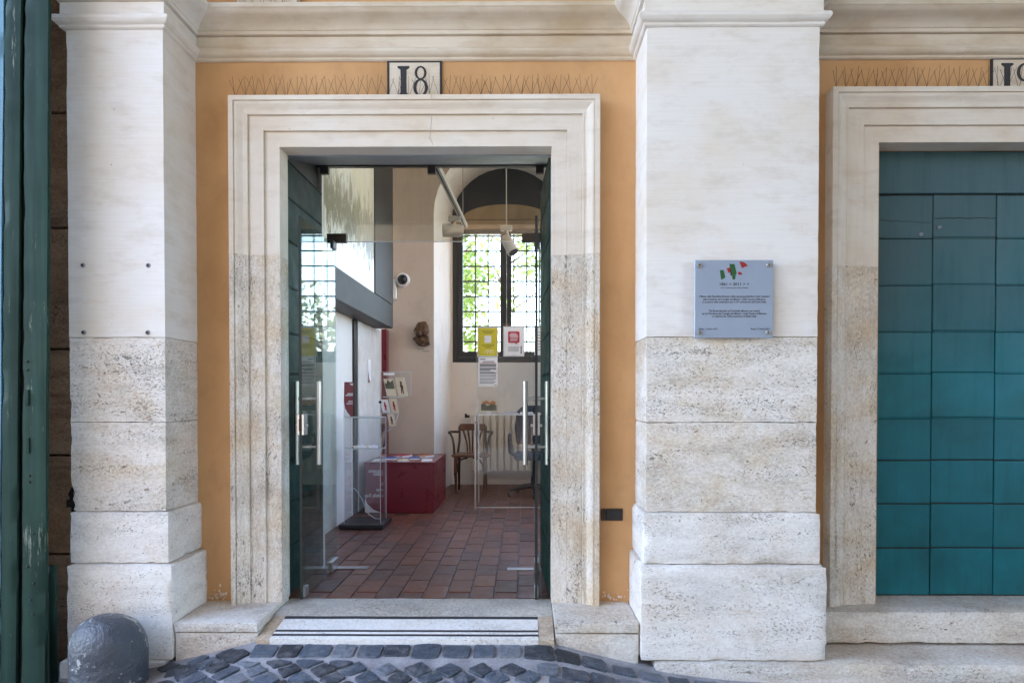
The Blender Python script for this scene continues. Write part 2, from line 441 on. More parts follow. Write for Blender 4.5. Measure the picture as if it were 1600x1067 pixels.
# ------------------------------------------------------------------ mesh helpers
class MB:
    def __init__(s): s.v = []; s.f = []; s.sm = []
    def add(s, vs, fs, smooth=False):
        k = len(s.v)
        s.v += [tuple(v) for v in vs]
        s.f += [tuple(i + k for i in f) for f in fs]
        s.sm += [smooth] * len(fs)
        return s
    def box(s, x0, x1, y0, y1, z0, z1):
        x0, x1 = min(x0, x1), max(x0, x1); y0, y1 = min(y0, y1), max(y0, y1); z0, z1 = min(z0, z1), max(z0, z1)
        return s.add([(x0, y0, z0), (x1, y0, z0), (x1, y1, z0), (x0, y1, z0), (x0, y0, z1), (x1, y0, z1), (x1, y1, z1), (x0, y1, z1)],
                     [(0, 3, 2, 1), (4, 5, 6, 7), (0, 1, 5, 4), (1, 2, 6, 5), (2, 3, 7, 6), (3, 0, 4, 7)])
    def tube(s, pts, r, seg=8, cap=True):
        pts = [Vector(p) for p in pts]
        rs = r if isinstance(r, (list, tuple)) else [r] * len(pts)
        vs = []
        up = None
        for i, p in enumerate(pts):
            d = (pts[min(i + 1, len(pts) - 1)] - pts[max(i - 1, 0)]).normalized()
            if up is None: up = Vector((0, 0, 1)) if abs(d.z) < 0.9 else Vector((1, 0, 0))
            a = d.cross(up)
            if a.length < 1e-5: a = d.orthogonal()
            a.normalize(); b = a.cross(d).normalized(); up = b
            for k in range(seg):
                t = 2 * math.pi * k / seg
                vs.append(p + (a * math.cos(t) + b * math.sin(t)) * rs[i])
        fs = []
        for i in range(len(pts) - 1):
            for k in range(seg):
                fs.append((i * seg + k, i * seg + (k + 1) % seg, (i + 1) * seg + (k + 1) % seg, (i + 1) * seg + k))
        s.add(vs, fs, seg > 5)
        if cap:
            n = len(pts) - 1
            s.add(vs[:seg], [tuple(range(seg))[::-1]]); s.add(vs[n * seg:], [tuple(range(seg))])
        return s
    def lathe(s, prof, c, seg=20, sx=1, sy=1, axis='Z'):
        vs = []; fs = []
        for (r, z) in prof:
            for k in range(seg):
                t = 2 * math.pi * k / seg
                p = (r * math.cos(t) * sx, r * math.sin(t) * sy, z)
                if axis == 'Y': p = (p[0], p[2], -p[1])
                if axis == 'X': p = (p[2], p[0], p[1])
                vs.append((c[0] + p[0], c[1] + p[1], c[2] + p[2]))
        for i in range(len(prof) - 1):
            for k in range(seg):
                fs.append((i * seg + k, i * seg + (k + 1) % seg, (i + 1) * seg + (k + 1) % seg, (i + 1) * seg + k))
        s.add(vs, fs, True)
        s.add(vs[:seg], [tuple(range(seg))[::-1]]); s.add(vs[-seg:], [tuple(range(seg))])
        return s
    def prism_y(s, poly, y0, y1):
        """poly of (x, z), front at y0"""
        n = len(poly)
        vs = [(x, y0, z) for x, z in poly] + [(x, y1, z) for x, z in poly]
        fs = [tuple(range(n)), tuple(range(2 * n - 1, n - 1, -1))] + [(i, i + n, (i + 1) % n + n, (i + 1) % n) for i in range(n)]
        return s.add(vs, fs)
    def prism_z(s, poly, z0, z1, inset=0.0):
        n = len(poly)
        cx = sum(p[0] for p in poly) / n; cy = sum(p[1] for p in poly) / n
        top = [(cx + (x - cx) * (1 - inset), cy + (y - cy) * (1 - inset), z1) for x, y in poly]
        vs = [(x, y, z0) for x, y in poly] + top
        fs = [tuple(range(n))[::-1], tuple(range(n, 2 * n))] + [(i, (i + 1) % n, (i + 1) % n + n, i + n) for i in range(n)]
        return s.add(vs, fs)
    def quad(s, a, b, c, d): return s.add([a, b, c, d], [(0, 1, 2, 3)])
    def mesh(s, name, fix=True):
        me = bpy.data.meshes.new(name)
        me.from_pydata(s.v, [], s.f)
        if fix:
            bm = bmesh.new(); bm.from_mesh(me)
            bmesh.ops.recalc_face_normals(bm, faces=bm.faces)
            bm.to_mesh(me); bm.free()
        me.polygons.foreach_set('use_smooth', s.sm)
        return me

def put(o, parent=None):
    COL.objects.link(o)
    if parent:
        o.parent = parent
        o.matrix_parent_inverse = Matrix.Translation(-Vector(parent['at'])) if 'at' in parent else Matrix()
    return o
def link(name, me, m, parent=None, bevel=0.0, seg=1, subsurf=0):
    if m is not None: me.materials.append(m)
    o = bpy.data.objects.new(name, me)
    put(o, parent)
    if bevel:
        b = o.modifiers.new('bevel', 'BEVEL'); b.width = bevel; b.segments = seg; b.limit_method = 'ANGLE'; b.angle_limit = R(40)
    if subsurf:
        b = o.modifiers.new('sub', 'SUBSURF'); b.levels = subsurf; b.render_levels = subsurf
    return o
def obj(name, mb, m, parent=None, bevel=0.0, seg=1, subsurf=0):
    return link(name, mb.mesh(name), m, parent, bevel, seg, subsurf)
def tag(o, label, cat, group=None, kind='thing'):
    o['label'] = label; o['category'] = cat; o['kind'] = kind
    if group: o['group'] = group
    return o
def thing(name, label, cat, at, group=None):
    o = bpy.data.objects.new(name, None)
    o.empty_display_size = 0.1
    o.location = at
    o['at'] = tuple(at)
    COL.objects.link(o)
    return tag(o, label, cat, group)
def structure(o): o['kind'] = 'structure'; return o
def sub(o):                       # let a mesh part parent sub-parts that are in world coordinates
    return o
def sub_put(name, mb, m, part, bevel=0.0):
    me = mb.mesh(name)
    if m is not None: me.materials.append(m)
    o = bpy.data.objects.new(name, me)
    COL.objects.link(o)
    o.parent = part               # the part itself sits at the world origin, so no correction is needed
    if bevel:
        b = o.modifiers.new('bevel', 'BEVEL'); b.width = bevel; b.limit_method = 'ANGLE'; b.angle_limit = R(40)
    return o

def stone_box(x0, x1, y0, y1, z0, z1, res=0.03, chip=0.010, rnd=0.005, amp=0.0015, seed=0, left_rag=0.0):
    """weathered block: a gridded box whose edges are rounded and chipped"""
    nx = max(2, int((x1 - x0) / res)); ny = max(2, int((y1 - y0) / res)); nz = max(2, int((z1 - z0) / res))
    idx = {}; vs = []; fs = []
    def vert(i, j, k):
        key = (i, j, k)
        if key in idx: return idx[key]
        x = x0 + (x1 - x0) * i / nx; y = y0 + (y1 - y0) * j / ny; z = z0 + (z1 - z0) * k / nz
        bx = -1 if i == 0 else (1 if i == nx else 0); by = -1 if j == 0 else (1 if j == ny else 0); bz = -1 if k == 0 else (1 if k == nz else 0)
        p = Vector((x * 9 + seed, y * 9, z * 9))
        if abs(bx) + abs(by) + abs(bz) >= 2:
            q = max(0.0, noise.noise(p * 0.9) * 0.8 + noise.noise(p * 3.1) * 0.6 - 0.10)
            d = rnd * (0.8 + 0.5 * noise.noise(p * 2)) + chip * q
            if left_rag and bx == -1:
                d += left_rag * max(0, noise.noise(Vector((3.3, seed, z * 5))) + 0.5 * noise.noise(Vector((1.3, seed, z * 21))))
            x -= bx * d; y -= by * d; z -= bz * d
        else:
            d = amp * (noise.noise(p * 0.7) + 0.5 * noise.noise(p * 3))
            x += bx * d; y += by * d; z += bz * d
        idx[key] = len(vs); vs.append((x, y, z))
        return idx[key]
    for i in range(nx):
        for j in range(ny):
            for k, fl in ((0, 1), (nz, 0)):
                f = [vert(i, j, k), vert(i + 1, j, k), vert(i + 1, j + 1, k), vert(i, j + 1, k)]
                fs.append(tuple(f[::-1] if fl else f))
    for i in range(nx):
        for k in range(nz):
            for j, fl in ((0, 0), (ny, 1)):
                f = [vert(i, j, k), vert(i + 1, j, k), vert(i + 1, j, k + 1), vert(i, j, k + 1)]
                fs.append(tuple(f[::-1] if fl else f))
    for j in range(ny):
        for k in range(nz):
            for i, fl in ((0, 1), (nx, 0)):
                f = [vert(i, j, k), vert(i, j + 1, k), vert(i, j + 1, k + 1), vert(i, j, k + 1)]
                fs.append(tuple(f[::-1] if fl else f))
    mb = MB(); mb.add(vs, fs, True)
    return mb
def stone(name, m, parent, *a, **k):
    o = obj(name, stone_box(*a, **k), m, parent)
    md = o.modifiers.new('crisp', 'EDGE_SPLIT'); md.split_angle = R(50)
    return o

def text_mesh(body, size, shear=0.0, align='CENTER', thick=0.0, space=1.0):
    c = bpy.data.curves.new('lettering', 'FONT')
    c.body = body; c.size = size; c.shear = shear; c.align_x = align; c.resolution_u = 3; c.extrude = thick; c.offset = size * 0.012; c.space_character = space
    o = bpy.data.objects.new('lettering_source', c)
    COL.objects.link(o)
    bpy.context.view_layer.update()
    me = bpy.data.meshes.new_from_object(o.evaluated_get(bpy.context.evaluated_depsgraph_get()))
    bpy.data.objects.remove(o); bpy.data.curves.remove(c)
    return me
def lettering(body, size, x, y, z, m, parent, shear=0.0, align='CENTER', width=None, bold=0.0, mirror=False, subpart=False):
    """text standing upright, facing -Y"""
    me = text_mesh(body, size, shear, align, 0.0002)
    w = max(v.co.x for v in me.vertices) - min(v.co.x for v in me.vertices)
    k = width / w if width else 1.0
    for v in me.vertices:
        v.co = Vector(((-1 if mirror else 1) * v.co.x * k + x, y - v.co.z, v.co.y + z))
    me.materials.append(m)
    o = bpy.data.objects.new('lettering', me)
    if subpart:
        COL.objects.link(o); o.parent = parent
    else: put(o, parent)
    return o

# ------------------------------------------------------------------ ground heights
def ground(x, y):
    t = max(0.0, min(1.0, max(0.0, -0.42 - y) / 1.25))
    f = 1 - (t + 0.25 * t * (1 - t) - 0.25 * t * (1 - t) * 0.0)
    d = max(0.0, -1.36 - x, x - 0.10)
    ramp = 0.215 * math.exp(-(d / 0.60) ** 1.25) * f
    return -0.290 + ramp

# ------------------------------------------------------------------ street
g = MB()
xs = [-60, -30, -12, -6] + [-4 + 0.12 * i for i in range(76)] + [6, 12, 30, 60]
ys = [-60, -30, -14, -7] + [-4 + 0.12 * i for i in range(38)] + [0.62]
for y in ys:
    for x in xs: g.v.append((x, y, ground(x, y) + (0.004 * noise.noise(Vector((x * 5, y * 5, 0))) if abs(x) < 6 and y > -5 else 0)))
nx = len(xs)
for j in range(len(ys) - 1):
    for i in range(nx - 1):
        g.f.append((j * nx + i, j * nx + i + 1, (j + 1) * nx + i + 1, (j + 1) * nx + i)); g.sm.append(True)
street = structure(obj('street', g, M['mortar']))
street.data.materials.append(M['paving'])
for p in street.data.polygons:
    if not (-2.75 < p.center.x < 2.3 and p.center.y > -1.75): p.material_index = 1

def cobble(poly, h=0.011):
    """one rounded basalt sett following the ground"""
    n0 = len(poly)
    pts = []
    for i in range(n0):                                   # cut the corners so that the sett is rounded
        a = Vector(poly[i]); b = Vector(poly[(i + 1) % n0])
        k1, k2 = random.uniform(.05, .13), random.uniform(.05, .13)
        pts += [a.lerp(b, k1), a.lerp(b, 0.5) + (b - a).orthogonal().normalized() * random.uniform(-0.004, 0.005), a.lerp(b, 1 - k2)]
    c = sum(pts, Vector((0, 0))) / len(pts)
    n = len(pts); mb = MB()
    vs = []
    tilt = (random.uniform(-0.05, 0.05), random.uniform(-0.05, 0.05))
    for k, (sc, dz) in enumerate(((1.0, -0.02), (0.99, h * 0.5), (0.962, h * 0.92), (0.55, h * 1.0))):
        for p in pts:
            q = c + (p - c) * sc
            vs.append((q.x, q.y, ground(q.x, q.y) + dz + (tilt[0] * (q.x - c.x) + tilt[1] * (q.y - c.y)) + random.uniform(-0.0018, 0.0018)))
    vs.append((c.x, c.y, ground(c.x, c.y) + h * 1.0))
    fs = []
    for k in range(3):
        for i in range(n): fs.append((k * n + i, k * n + (i + 1) % n, (k + 1) * n + (i + 1) % n, (k + 1) * n + i))
    for i in range(n): fs.append((3 * n + i, 3 * n + (i + 1) % n, 4 * n))
    mb.add(vs, fs, True)
    mb.sm = [j < n for j in range(len(mb.f))]
    return mb
def jit(x, y, a=0.010): return (x + random.uniform(-a, a), y + random.uniform(-a, a))
polys = []
x = -1.36                                                  # first course, squared, along the threshold
while x < 0.30:
    w = random.uniform(0.105, 0.15)
    y0 = -0.447 - 0.04 * max(0, x - 0.1); y1 = y0 - random.uniform(0.098, 0.115)
    polys.append([jit(x, y1, .006), jit(x + w, y1, .006), jit(x + w, y0, .004), jit(x, y0, .004)])
    x += w + random.uniform(0.010, 0.017)
# diagonal field on the left and centre, squared courses on the right
def blocked(cx, cy):
    if cy > -0.43: return True
    if cx > 0.55 and cy > -0.455: return True
    if cx > 0.70 and cy > -0.47 - 0.0 * cx: return True
    if cx < -1.78 and (cx + 2.03) ** 2 + (cy + 0.62) ** 2 < 0.25 ** 2: return True
    if cx < -2.40 and cy > -0.74: return True
    if -0.10 < cx < 0.56 and -1.42 < cy < -0.775: return True
    if -1.40 < cx < 0.32 and cy > -0.59: return True
    return False
D = 0.106
for i in range(-30, 31):
    for j in range(-30, 31):
        u, v = i * D * 1.03, j * D * 1.0
        cx = -0.9 + (u - v) * 0.7071 * 1.0; cy = -1.15 + (u + v) * 0.7071 * 0.92
        if not (-2.6 < cx < 0.02 and -1.75 < cy): continue
        if blocked(cx, cy): continue
        h = D * 0.5 - 0.0075
        q = [(u - h, v - h), (u + h, v - h), (u + h, v + h), (u - h, v + h)]
        polys.append([jit(-0.9 + (a - b) * 0.7071, min(-1.15 + (a + b) * 0.7071 * 0.92, -0.585 if -1.4 < cx < .3 else -0.425), .011) for a, b in q])
y = -0.60
row = 0
while y > -1.7:
    hgt = random.uniform(0.085, 0.105)
    x = 0.06 + (0.05 if row % 2 else 0.0) - 0.02 * row * 0
    while x < 2.1:
        w = random.uniform(0.10, 0.15)
        if not blocked(x + w / 2, y - hgt / 2):
            sk = -0.12 * max(0, x - 0.3)                   # courses bend with the slope beside the doorway
            polys.append([jit(x, y - hgt + sk * .2, .007), jit(x + w, y - hgt + sk * .2, .007), jit(x + w, y + sk * .2, .007), jit(x, y + sk * .2, .007)])
        x += w + 0.014
    y -= hgt + 0.013
    row += 1
for k in range(5):                                          # setts climbing the flank on the right
    cx = 0.36 + k * 0.135; cy = -0.50 - 0.008 * k
    polys.append([jit(cx - .055, cy - .045, .008), jit(cx + .055, cy - .05, .008), jit(cx + .055, cy + .035, .006), jit(cx - .055, cy + .035, .006)])
for k in range(3):
    cx = -1.47 - k * 0.12; cy = -0.50 - 0.02 * k
    polys.append([jit(cx - .05, cy - .05, .008), jit(cx + .05, cy - .045, .008), jit(cx + .05, cy + .04, .006), jit(cx - .05, cy + .035, .006)])
for iy in range(4):                                         # setts held in the iron cover frame
    for ix in range(4):
        px, py = -0.055 + ix * 0.152, -0.82 - iy * 0.145
        polys.append([jit(px, py - .12, .006), jit(px + .125, py - .12, .006), jit(px + .125, py, .006), jit(px, py, .006)])
polys.sort(key=lambda p: -sum(q[1] for q in p))
for p in polys[:295]: obj('cobblestone', cobble(p), M['basalt'], street)
if len(polys) > 295:
    rest = MB()
    for p in polys[295:]:
        c = cobble(p); rest.add(c.v, c.f, True)
    o = obj('cobblestone_field', rest, M['basalt'], street); o['kind'] = 'stuff'
cf = MB()
fx0, fx1, fy0, fy1 = -0.085, 0.545, -1.41, -0.785
for (a, b, c, d) in ((fx0, fx1, fy1 - .018, fy1), (fx0, fx1, fy0, fy0 + .018), (fx0, fx0 + .018, fy0, fy1), (fx1 - .018, fx1, fy0, fy1)):
    cf.prism_z([(a, c), (b, c), (b, d), (a, d)], ground((a + b) / 2, (c + d) / 2) - .05, max(ground(a, d), ground(b, d), ground(a, c), ground(b, c)) + .010)
tag(obj('cover_frame', cf, M['wire']), 'thin rusty square iron frame set flush among the dark cobblestones', 'manhole frame')

# ------------------------------------------------------------------ facade wall
WT = 6.2
fw = thing('facade_wall', 'ochre plastered wall behind the pilasters and around both door surrounds', 'wall', (0, 0, -0.3))
def wall_boxes(y0, y1):
    mb = MB()
    mb.box(-2.36, -1.385, y0, 0.105, -0.4, WT).box(-2.36, -1.445, 0.105, y1, -0.4, WT)
    mb.box(-1.385, 0.163, y0, 0.105, 2.60, WT).box(-1.445, 0.20, 0.105, y1, 2.88, WT)
    mb.box(0.163, 1.985, y0, 0.105, -0.4, WT).box(0.20, 1.985, 0.105, y1, -0.4, WT)
    mb.box(1.985, 3.467, y0, y1, 2.612, WT)
    mb.box(3.467, 7.0, y0, y1, -0.4, WT)
    return mb
obj('plaster', wall_boxes(0.0, 0.88), M['ochre'], fw)
# paint peeling at the foot of the wall: bare white scabs
pp = MB()
for (xa, xb, zb) in ((0.44, 0.60, 0.03), (-1.80, -1.69, 0.028)):
    for k in range(34):
        a = random.uniform(xa, xb); z = zb + abs(random.gauss(0, 0.03)); r = random.choice((0.0012, 0.002, 0.003, 0.0055))
        pl = [(a + r * random.uniform(.3, 1.9) * math.cos(t), z + r * random.uniform(.3, 2.2) * math.sin(t)) for t in [q * 2 * math.pi / 7 for q in range(7)]]
        pp.prism_y(pl, -0.0015, 0.002)
o = obj('peeling_paint', pp, M['white'], fw); o['kind'] = 'stuff'

PROF = [(-0.01, 3.058), (0.010, 3.060), (0.018, 3.066), (0.018, 3.077), (0.030, 3.081), (0.040, 3.090), (0.046, 3.101), (0.046, 3.112), (0.040, 3.121), (0.006, 3.124), (0.006, 3.128), (0.014, 3.129),
        (0.014, 3.193), (0.008, 3.194), (0.008, 3.198), (0.022, 3.199), (0.030, 3.200), (0.030, 3.219), (0.036, 3.222), (0.044, 3.236), (0.060, 3.252), (0.082, 3.264), (0.104, 3.272),
        (0.120, 3.282), (0.128, 3.294), (0.130, 3.296), (0.134, 3.298), (0.134, 3.322), (-0.01, 3.332)]
PATH = [(-2.362, 0.3), (-2.362, -0.36), (-1.857, -0.36), (-1.857, 0.0), (0.622, 0.0), (0.622, -0.36), (1.500, -0.36), (1.500, 0.0), (7.0, 0.0)]
def path_normals(path):
    out = []
    for i in range(len(path)):
        ns = []
        for a, b in ((i - 1, i), (i, i + 1)):
            if 0 <= a and b < len(path):
                d = Vector(path[b]) - Vector(path[a]); d.normalize()
                ns.append(Vector((d.y, -d.x)))
        if len(ns) == 1: out.append(ns[0])
        else:
            m = (ns[0] + ns[1]).normalized()
            out.append(m / max(0.2, m.dot(ns[0])))
    return out
PN = path_normals(PATH)
def cornice_segment(mb, i):
    a, b = Vector(PATH[i]), Vector(PATH[i + 1])
    n = max(1, int((b - a).length / 0.06))
    vs = []
    for k in range(n + 1):
        t = k / n
        for (p, z) in PROF:
            q = a.lerp(b, t) + PN[i].lerp(PN[i + 1], t) * p
            w = 0.0012 * noise.noise(Vector((q.x * 7, q.y * 7, z * 20)))
            vs.append((q.x + w, q.y + w, z + 1.5 * w))
    m = len(PROF); fs = []
    for k in range(n):
        for j in range(m - 1): fs.append((k * m + j, (k + 1) * m + j, (k + 1) * m + j + 1, k * m + j + 1))
    mb.add(vs, fs, True)
def crisp(o, a=28):
    md = o.modifiers.new('crisp', 'EDGE_SPLIT'); md.split_angle = R(a)
    return o
for i in (3, 7):
    mb = MB(); cornice_segment(mb, i)
    crisp(obj('cornice', mb, M['white_c'], fw))
# foot of an upper window surround standing on the cornice
stone('window_surround_foot', M['white_c'], fw, -1.60, -1.26, -0.06, 0.02, 3.335, 3.9, res=0.05)

# ------------------------------------------------------------------ pilasters
def pilaster(label, x0, x1, m0, m1, p0, p1, zbot, segs, seed, rag):
    t = thing('pilaster', label, 'pilaster', ((x0 + x1) / 2, -0.2, zbot), 'stone pilasters beside the doors')
    stone('plinth', M['stone_base'], t, p0, p1, -0.405, 0.02, zbot, 0.318, chip=0.016, rnd=0.006, seed=seed)
    stone('base_block', M['stone_base'], t, m0, m1, -0.378, 0.02, 0.3185, 0.588, chip=0.016, rnd=0.007, seed=seed + 3, left_rag=rag * 0.3)
    stone('shaft_block', M['stone'], t, x0, x1, -0.3600, 0.02, 0.5885, 1.0492, chip=0.008, rnd=0.0012, seed=seed + 5, left_rag=rag)
    stone('shaft_block', M['stone'], t, x0 - .001, x1 + .001, -0.3612, 0.02, 1.0497, 1.4862, chip=0.006, rnd=0.0010, seed=seed + 8, left_rag=rag * 0.5)
    stone('painted_shaft', M['white'], t, x0 - .003, x1 + .003, -0.3630, 0.02, 1.4865, 3.40, res=0.05, chip=0.006, rnd=0.002, amp=0.001, seed=seed + 11)
    mb = MB()
    for i in segs: cornice_segment(mb, i)
    crisp(obj('capital_moulding', mb, M['white_cap'], t))
    return t
pl = pilaster('left stone pilaster with white painted top, carrying four empty bolts', -2.352, -1.857, -2.356, -1.836, -2.356, -1.808, -0.172, (0, 1, 2), 1.0, 0.035)
stone('footing', M['stone_base'], pl, -2.385, -1.84, -0.425, 0.02, -0.5, -0.1725, seed=4)
pr = pilaster('right stone pilaster carrying the square blue grey plaque', 0.624, 1.498, 0.606, 1.519, 0.590, 1.542, -0.168, (4, 5, 6), 20.0, 0.004)
for (bx, bz) in ((-2.277, 1.857), (-1.939, 1.856), (-2.277, 1.512), (-1.945, 1.511)):
    o = obj('anchor_bolt', MB().lathe([(0.013, 0.012), (0.013, 0.002), (0.010, -0.003)], (bx, -0.3645, bz), 14, axis='Y'), M['grey_print'], pl)
    sub_put('bolt_hole', MB().lathe([(0.0065, -0.0035), (0.0055, -0.0075)], (bx, -0.3645, bz), 10, axis='Y'), M['black'], o)

# ------------------------------------------------------------------ door surrounds
SP = [(0.0, -0.105), (0.0, 0.030), (0.0822, 0.030), (0.0825, 0.0265), (0.0848, 0.0265), (0.085, 0.047), (0.1655, 0.047), (0.1658, 0.043), (0.1688, 0.043), (0.169, 0.063), (0.178, 0.064), (0.1785, 0.0615), (0.181, 0.0615), (0.194, 0.064), (0.206, 0.073),
      (0.218, 0.083), (0.227, 0.086), (0.2315, 0.086), (0.232, 0.082), (0.236, 0.082), (0.2365, 0.094), (0.262, 0.094), (0.264, 0.09), (0.264, -0.01)]
def surround(label, x0, x1, zt, z0, dk, seed, split):
    t = thing('door_surround', label, 'door surround', ((x0 + x1) / 2, 0, z0), 'moulded stone door surrounds')
    def sweep(name, a, b, m, flip, vres, chip, ms=False, me=False, off=0.0):
        """a, b: (x, z) points at the opening edge; profile grows outward"""
        a = Vector(a); b = Vector(b)
        L = (b - a).length; n = max(2, int(L / vres)); d = (b - a).normalized()
        nrm = Vector((-1, 0)) if flip == 'L' else (Vector((1, 0)) if flip == 'R' else Vector((0, 1)))
        vs = []
        for k in range(n + 1):
            tt = k / n
            for j, (q, p) in enumerate(SP):
                q = q * dk
                pt = a + (b - a) * tt + nrm * q
                if ms: pt = pt - d * q * (1 - tt)
                if me: pt = pt + d * q * tt
                edge = j in (2, 6, 9, 10, 22, 23)
                w = Vector((pt.x * 8 + seed, pt.y * 8, j * 1.7))
                e = chip * max(0, noise.noise(w) + 0.6 * noise.noise(w * 3.3) - 0.1) if edge else 0
                e += 0.0010 * noise.noise(w * 0.6)
                if j in (0, len(SP) - 1): e = 0
                sgn = -1 if j > 20 else 1
                pt2 = pt + nrm * (e * 0.6 * sgn)
                vs.append((pt2.x, -(p + (off if p > 0 else 0)) + e * 0.8, pt2.y))
        m_ = len(SP); fs = []
        for k in range(n):
            for j in range(m_ - 1): fs.append((k * m_ + j, k * m_ + j + 1, (k + 1) * m_ + j + 1, (k + 1) * m_ + j))
        mb = MB(); mb.add(vs, fs, True)
        mb.add(vs[:m_], [tuple(range(m_))]); mb.add(vs[-m_:], [tuple(range(m_))[::-1]])
        return crisp(obj(name, mb, m, t), 26)
    sweep('jamb', (x0, z0), (x0, split), M['stone_v'], 'L', 0.03, 0.010)
    sweep('jamb', (x1, z0), (x1, split), M['stone_v'], 'R', 0.03, 0.010)
    sweep('painted_jamb', (x0, split), (x0, zt), M['white_v'], 'L', 0.05, 0.003, me=True, off=0.0012)
    sweep('painted_jamb', (x1, split), (x1, zt), M['white_v'], 'R', 0.05, 0.003, me=True, off=0.0012)
    # lintel, mitred at both ends
    a, b = Vector((x0, zt)), Vector((x1, zt)); n = 40; vs = []
    for k in range(n + 1):
        tt = k / n
        for j, (q, p) in enumerate(SP):
            q = q * dk
            x = (x0 - q) + (x1 - x0 + 2 * q) * tt
            w = 0.0012 * noise.noise(Vector((x * 8 + seed, j * 1.3, 4)))
            vs.append((x, -(p + (0.0012 if p > 0 else 0)) + w, zt + q + w))
    m_ = len(SP); mb = MB()
    mb.add(vs, [(k * m_ + j, (k + 1) * m_ + j, (k + 1) * m_ + j + 1, k * m_ + j + 1) for k in range(n) for j in range(m_ - 1)], True)
    crisp(obj('lintel', mb, M['white_l'], t), 26)
    return t
s18 = surround('moulded stone surround of the open doorway under number 18', -1.372, 0.150, 2.576, 0.020, 1.0, 3.0, 1.972)
surround('moulded stone surround of the closed teal door under number 19', 1.967, 3.489, 2.592, 0.020, 1.07, 13.0, 1.905)

for pts in ([(-0.512, -0.0965, 2.838), (-0.514, -0.0965, 2.815)], [(-0.516, -0.0488, 2.742), (-0.520, -0.0488, 2.70), (-0.524, -0.0488, 2.664)],
            [(-0.524, -0.0322, 2.655), (-0.532, -0.0322, 2.625), (-0.520, -0.0322, 2.605), (-0.512, -0.0322, 2.585)]):
    obj('hairline_crack', MB().tube(pts, 0.0009, 4), M['grey_print'], s18)

# ------------------------------------------------------------------ threshold, blocks and steps
th = thing('threshold', 'pale stone threshold with three dark inlaid lines at the open doorway', 'threshold', (-0.61, -0.1, -0.05))
def slope_z(y): return 0.0 if y > -0.10 else (-0.10 - y) / 0.325 * -0.052
def slab(x0, x1, y0, y1, dz=0.0, xa=None, xb=None):
    """a slab that follows the worn fall of the threshold; xa and xb give the front corners if these differ"""
    xa = x0 if xa is None else xa; xb = x1 if xb is None else xb
    n = max(1, int((y1 - y0) / 0.05)); nx_ = max(2, int((x1 - x0) / 0.08)); vs = []
    for j in range(n + 1):
        t = j / n; y = y0 + (y1 - y0) * t
        for i in range(nx_ + 1):
            s_ = i / nx_
            x = (xa + (x0 - xa) * t) * (1 - s_) + (xb + (x1 - xb) * t) * s_
            vs.append((x, y, slope_z(y) + dz + 0.0015 * noise.noise(Vector((x * 6, y * 6, 2)))))
    mb = MB()
    w = nx_ + 1
    mb.add(vs, [(j * w + i, j * w + i + 1, (j + 1) * w + i + 1, (j + 1) * w + i) for j in range(n) for i in range(nx_)], True)
    rim = [i for i in range(w)] + [j * w + nx_ for j in range(1, n + 1)] + [n * w + i for i in range(nx_ - 1, -1, -1)] + [j * w for j in range(n - 1, 0, -1)]
    low = [(vs[i][0], vs[i][1], vs[i][2] - 0.06) for i in rim]
    k = len(rim)
    mb.add([vs[i] for i in rim] + low, [(i, i + k, (i + 1) % k + k, (i + 1) % k) for i in range(k)])
    return mb
obj('inner_slab', slab(-1.37, 0.15, -0.172, 0.122), M['stone_thr'], th)
obj('end_slab', slab(-1.37, -1.303, -0.426, -0.174, -0.002), M['tan_stone'], th)
obj('end_slab', slab(0.072, 0.15, -0.426, -0.174, -0.002), M['tan_stone'], th)
yb = [(-0.176, -0.174), (-0.328, -0.207), (-0.372, -0.349), (-0.426, -0.393)]
for (a, b) in yb: obj('marble_slab', slab(-1.301, 0.070, a, b), M['marble'], th)
for (a, b) in ((-0.2065, -0.1765), (-0.3485, -0.3285), (-0.3925, -0.3725)): obj('dark_inlay', slab(-1.301, 0.070, a, b, 0.0006), M['slate'], th)

def foot_block(label, x0, x1, seed):
    t = thing('footing_block', label, 'stone block', ((x0 + x1) / 2, -0.2, -0.3), 'stone blocks under the door surround')
    stone('top_slab', M['stone_step'], t, x0, x1, -0.398, 0.10, -0.030, 0.022, chip=0.012, rnd=0.004, seed=seed)
    stone('base', M['stone_step'], t, x0 + .003, x1, -0.392, 0.10, -0.45, -0.0305, chip=0.012, rnd=0.004, seed=seed + 2)
foot_block('long low stone block between the left pilaster and the doorway', -1.806, -1.3725, 31)
foot_block('short low stone block between the doorway and the right pilaster', 0.1525, 0.588, 37)
st = thing('stone_steps', 'two long worn stone steps below the closed teal door', 'steps', (3, -0.2, -0.5))
stone('upper_step', M['stone_step'], st, 1.545, 5.5, -0.170, 0.35, -0.160, 0.020, res=0.045, chip=0.014, rnd=0.008, seed=41)
stone('lower_step', M['stone_step'], st, 0.66, 5.5, -0.432, 0.35, -0.60, -0.1685, res=0.045, chip=0.016, rnd=0.009, seed=44)
o = stone('cracked_step_face', M['stone_base'], st, 1.93, 5.5, -0.438, -0.42, -0.285, -0.185, res=0.04, chip=0.012, seed=47)
o.data.materials.clear(); o.data.materials.append(M['stone_step'])

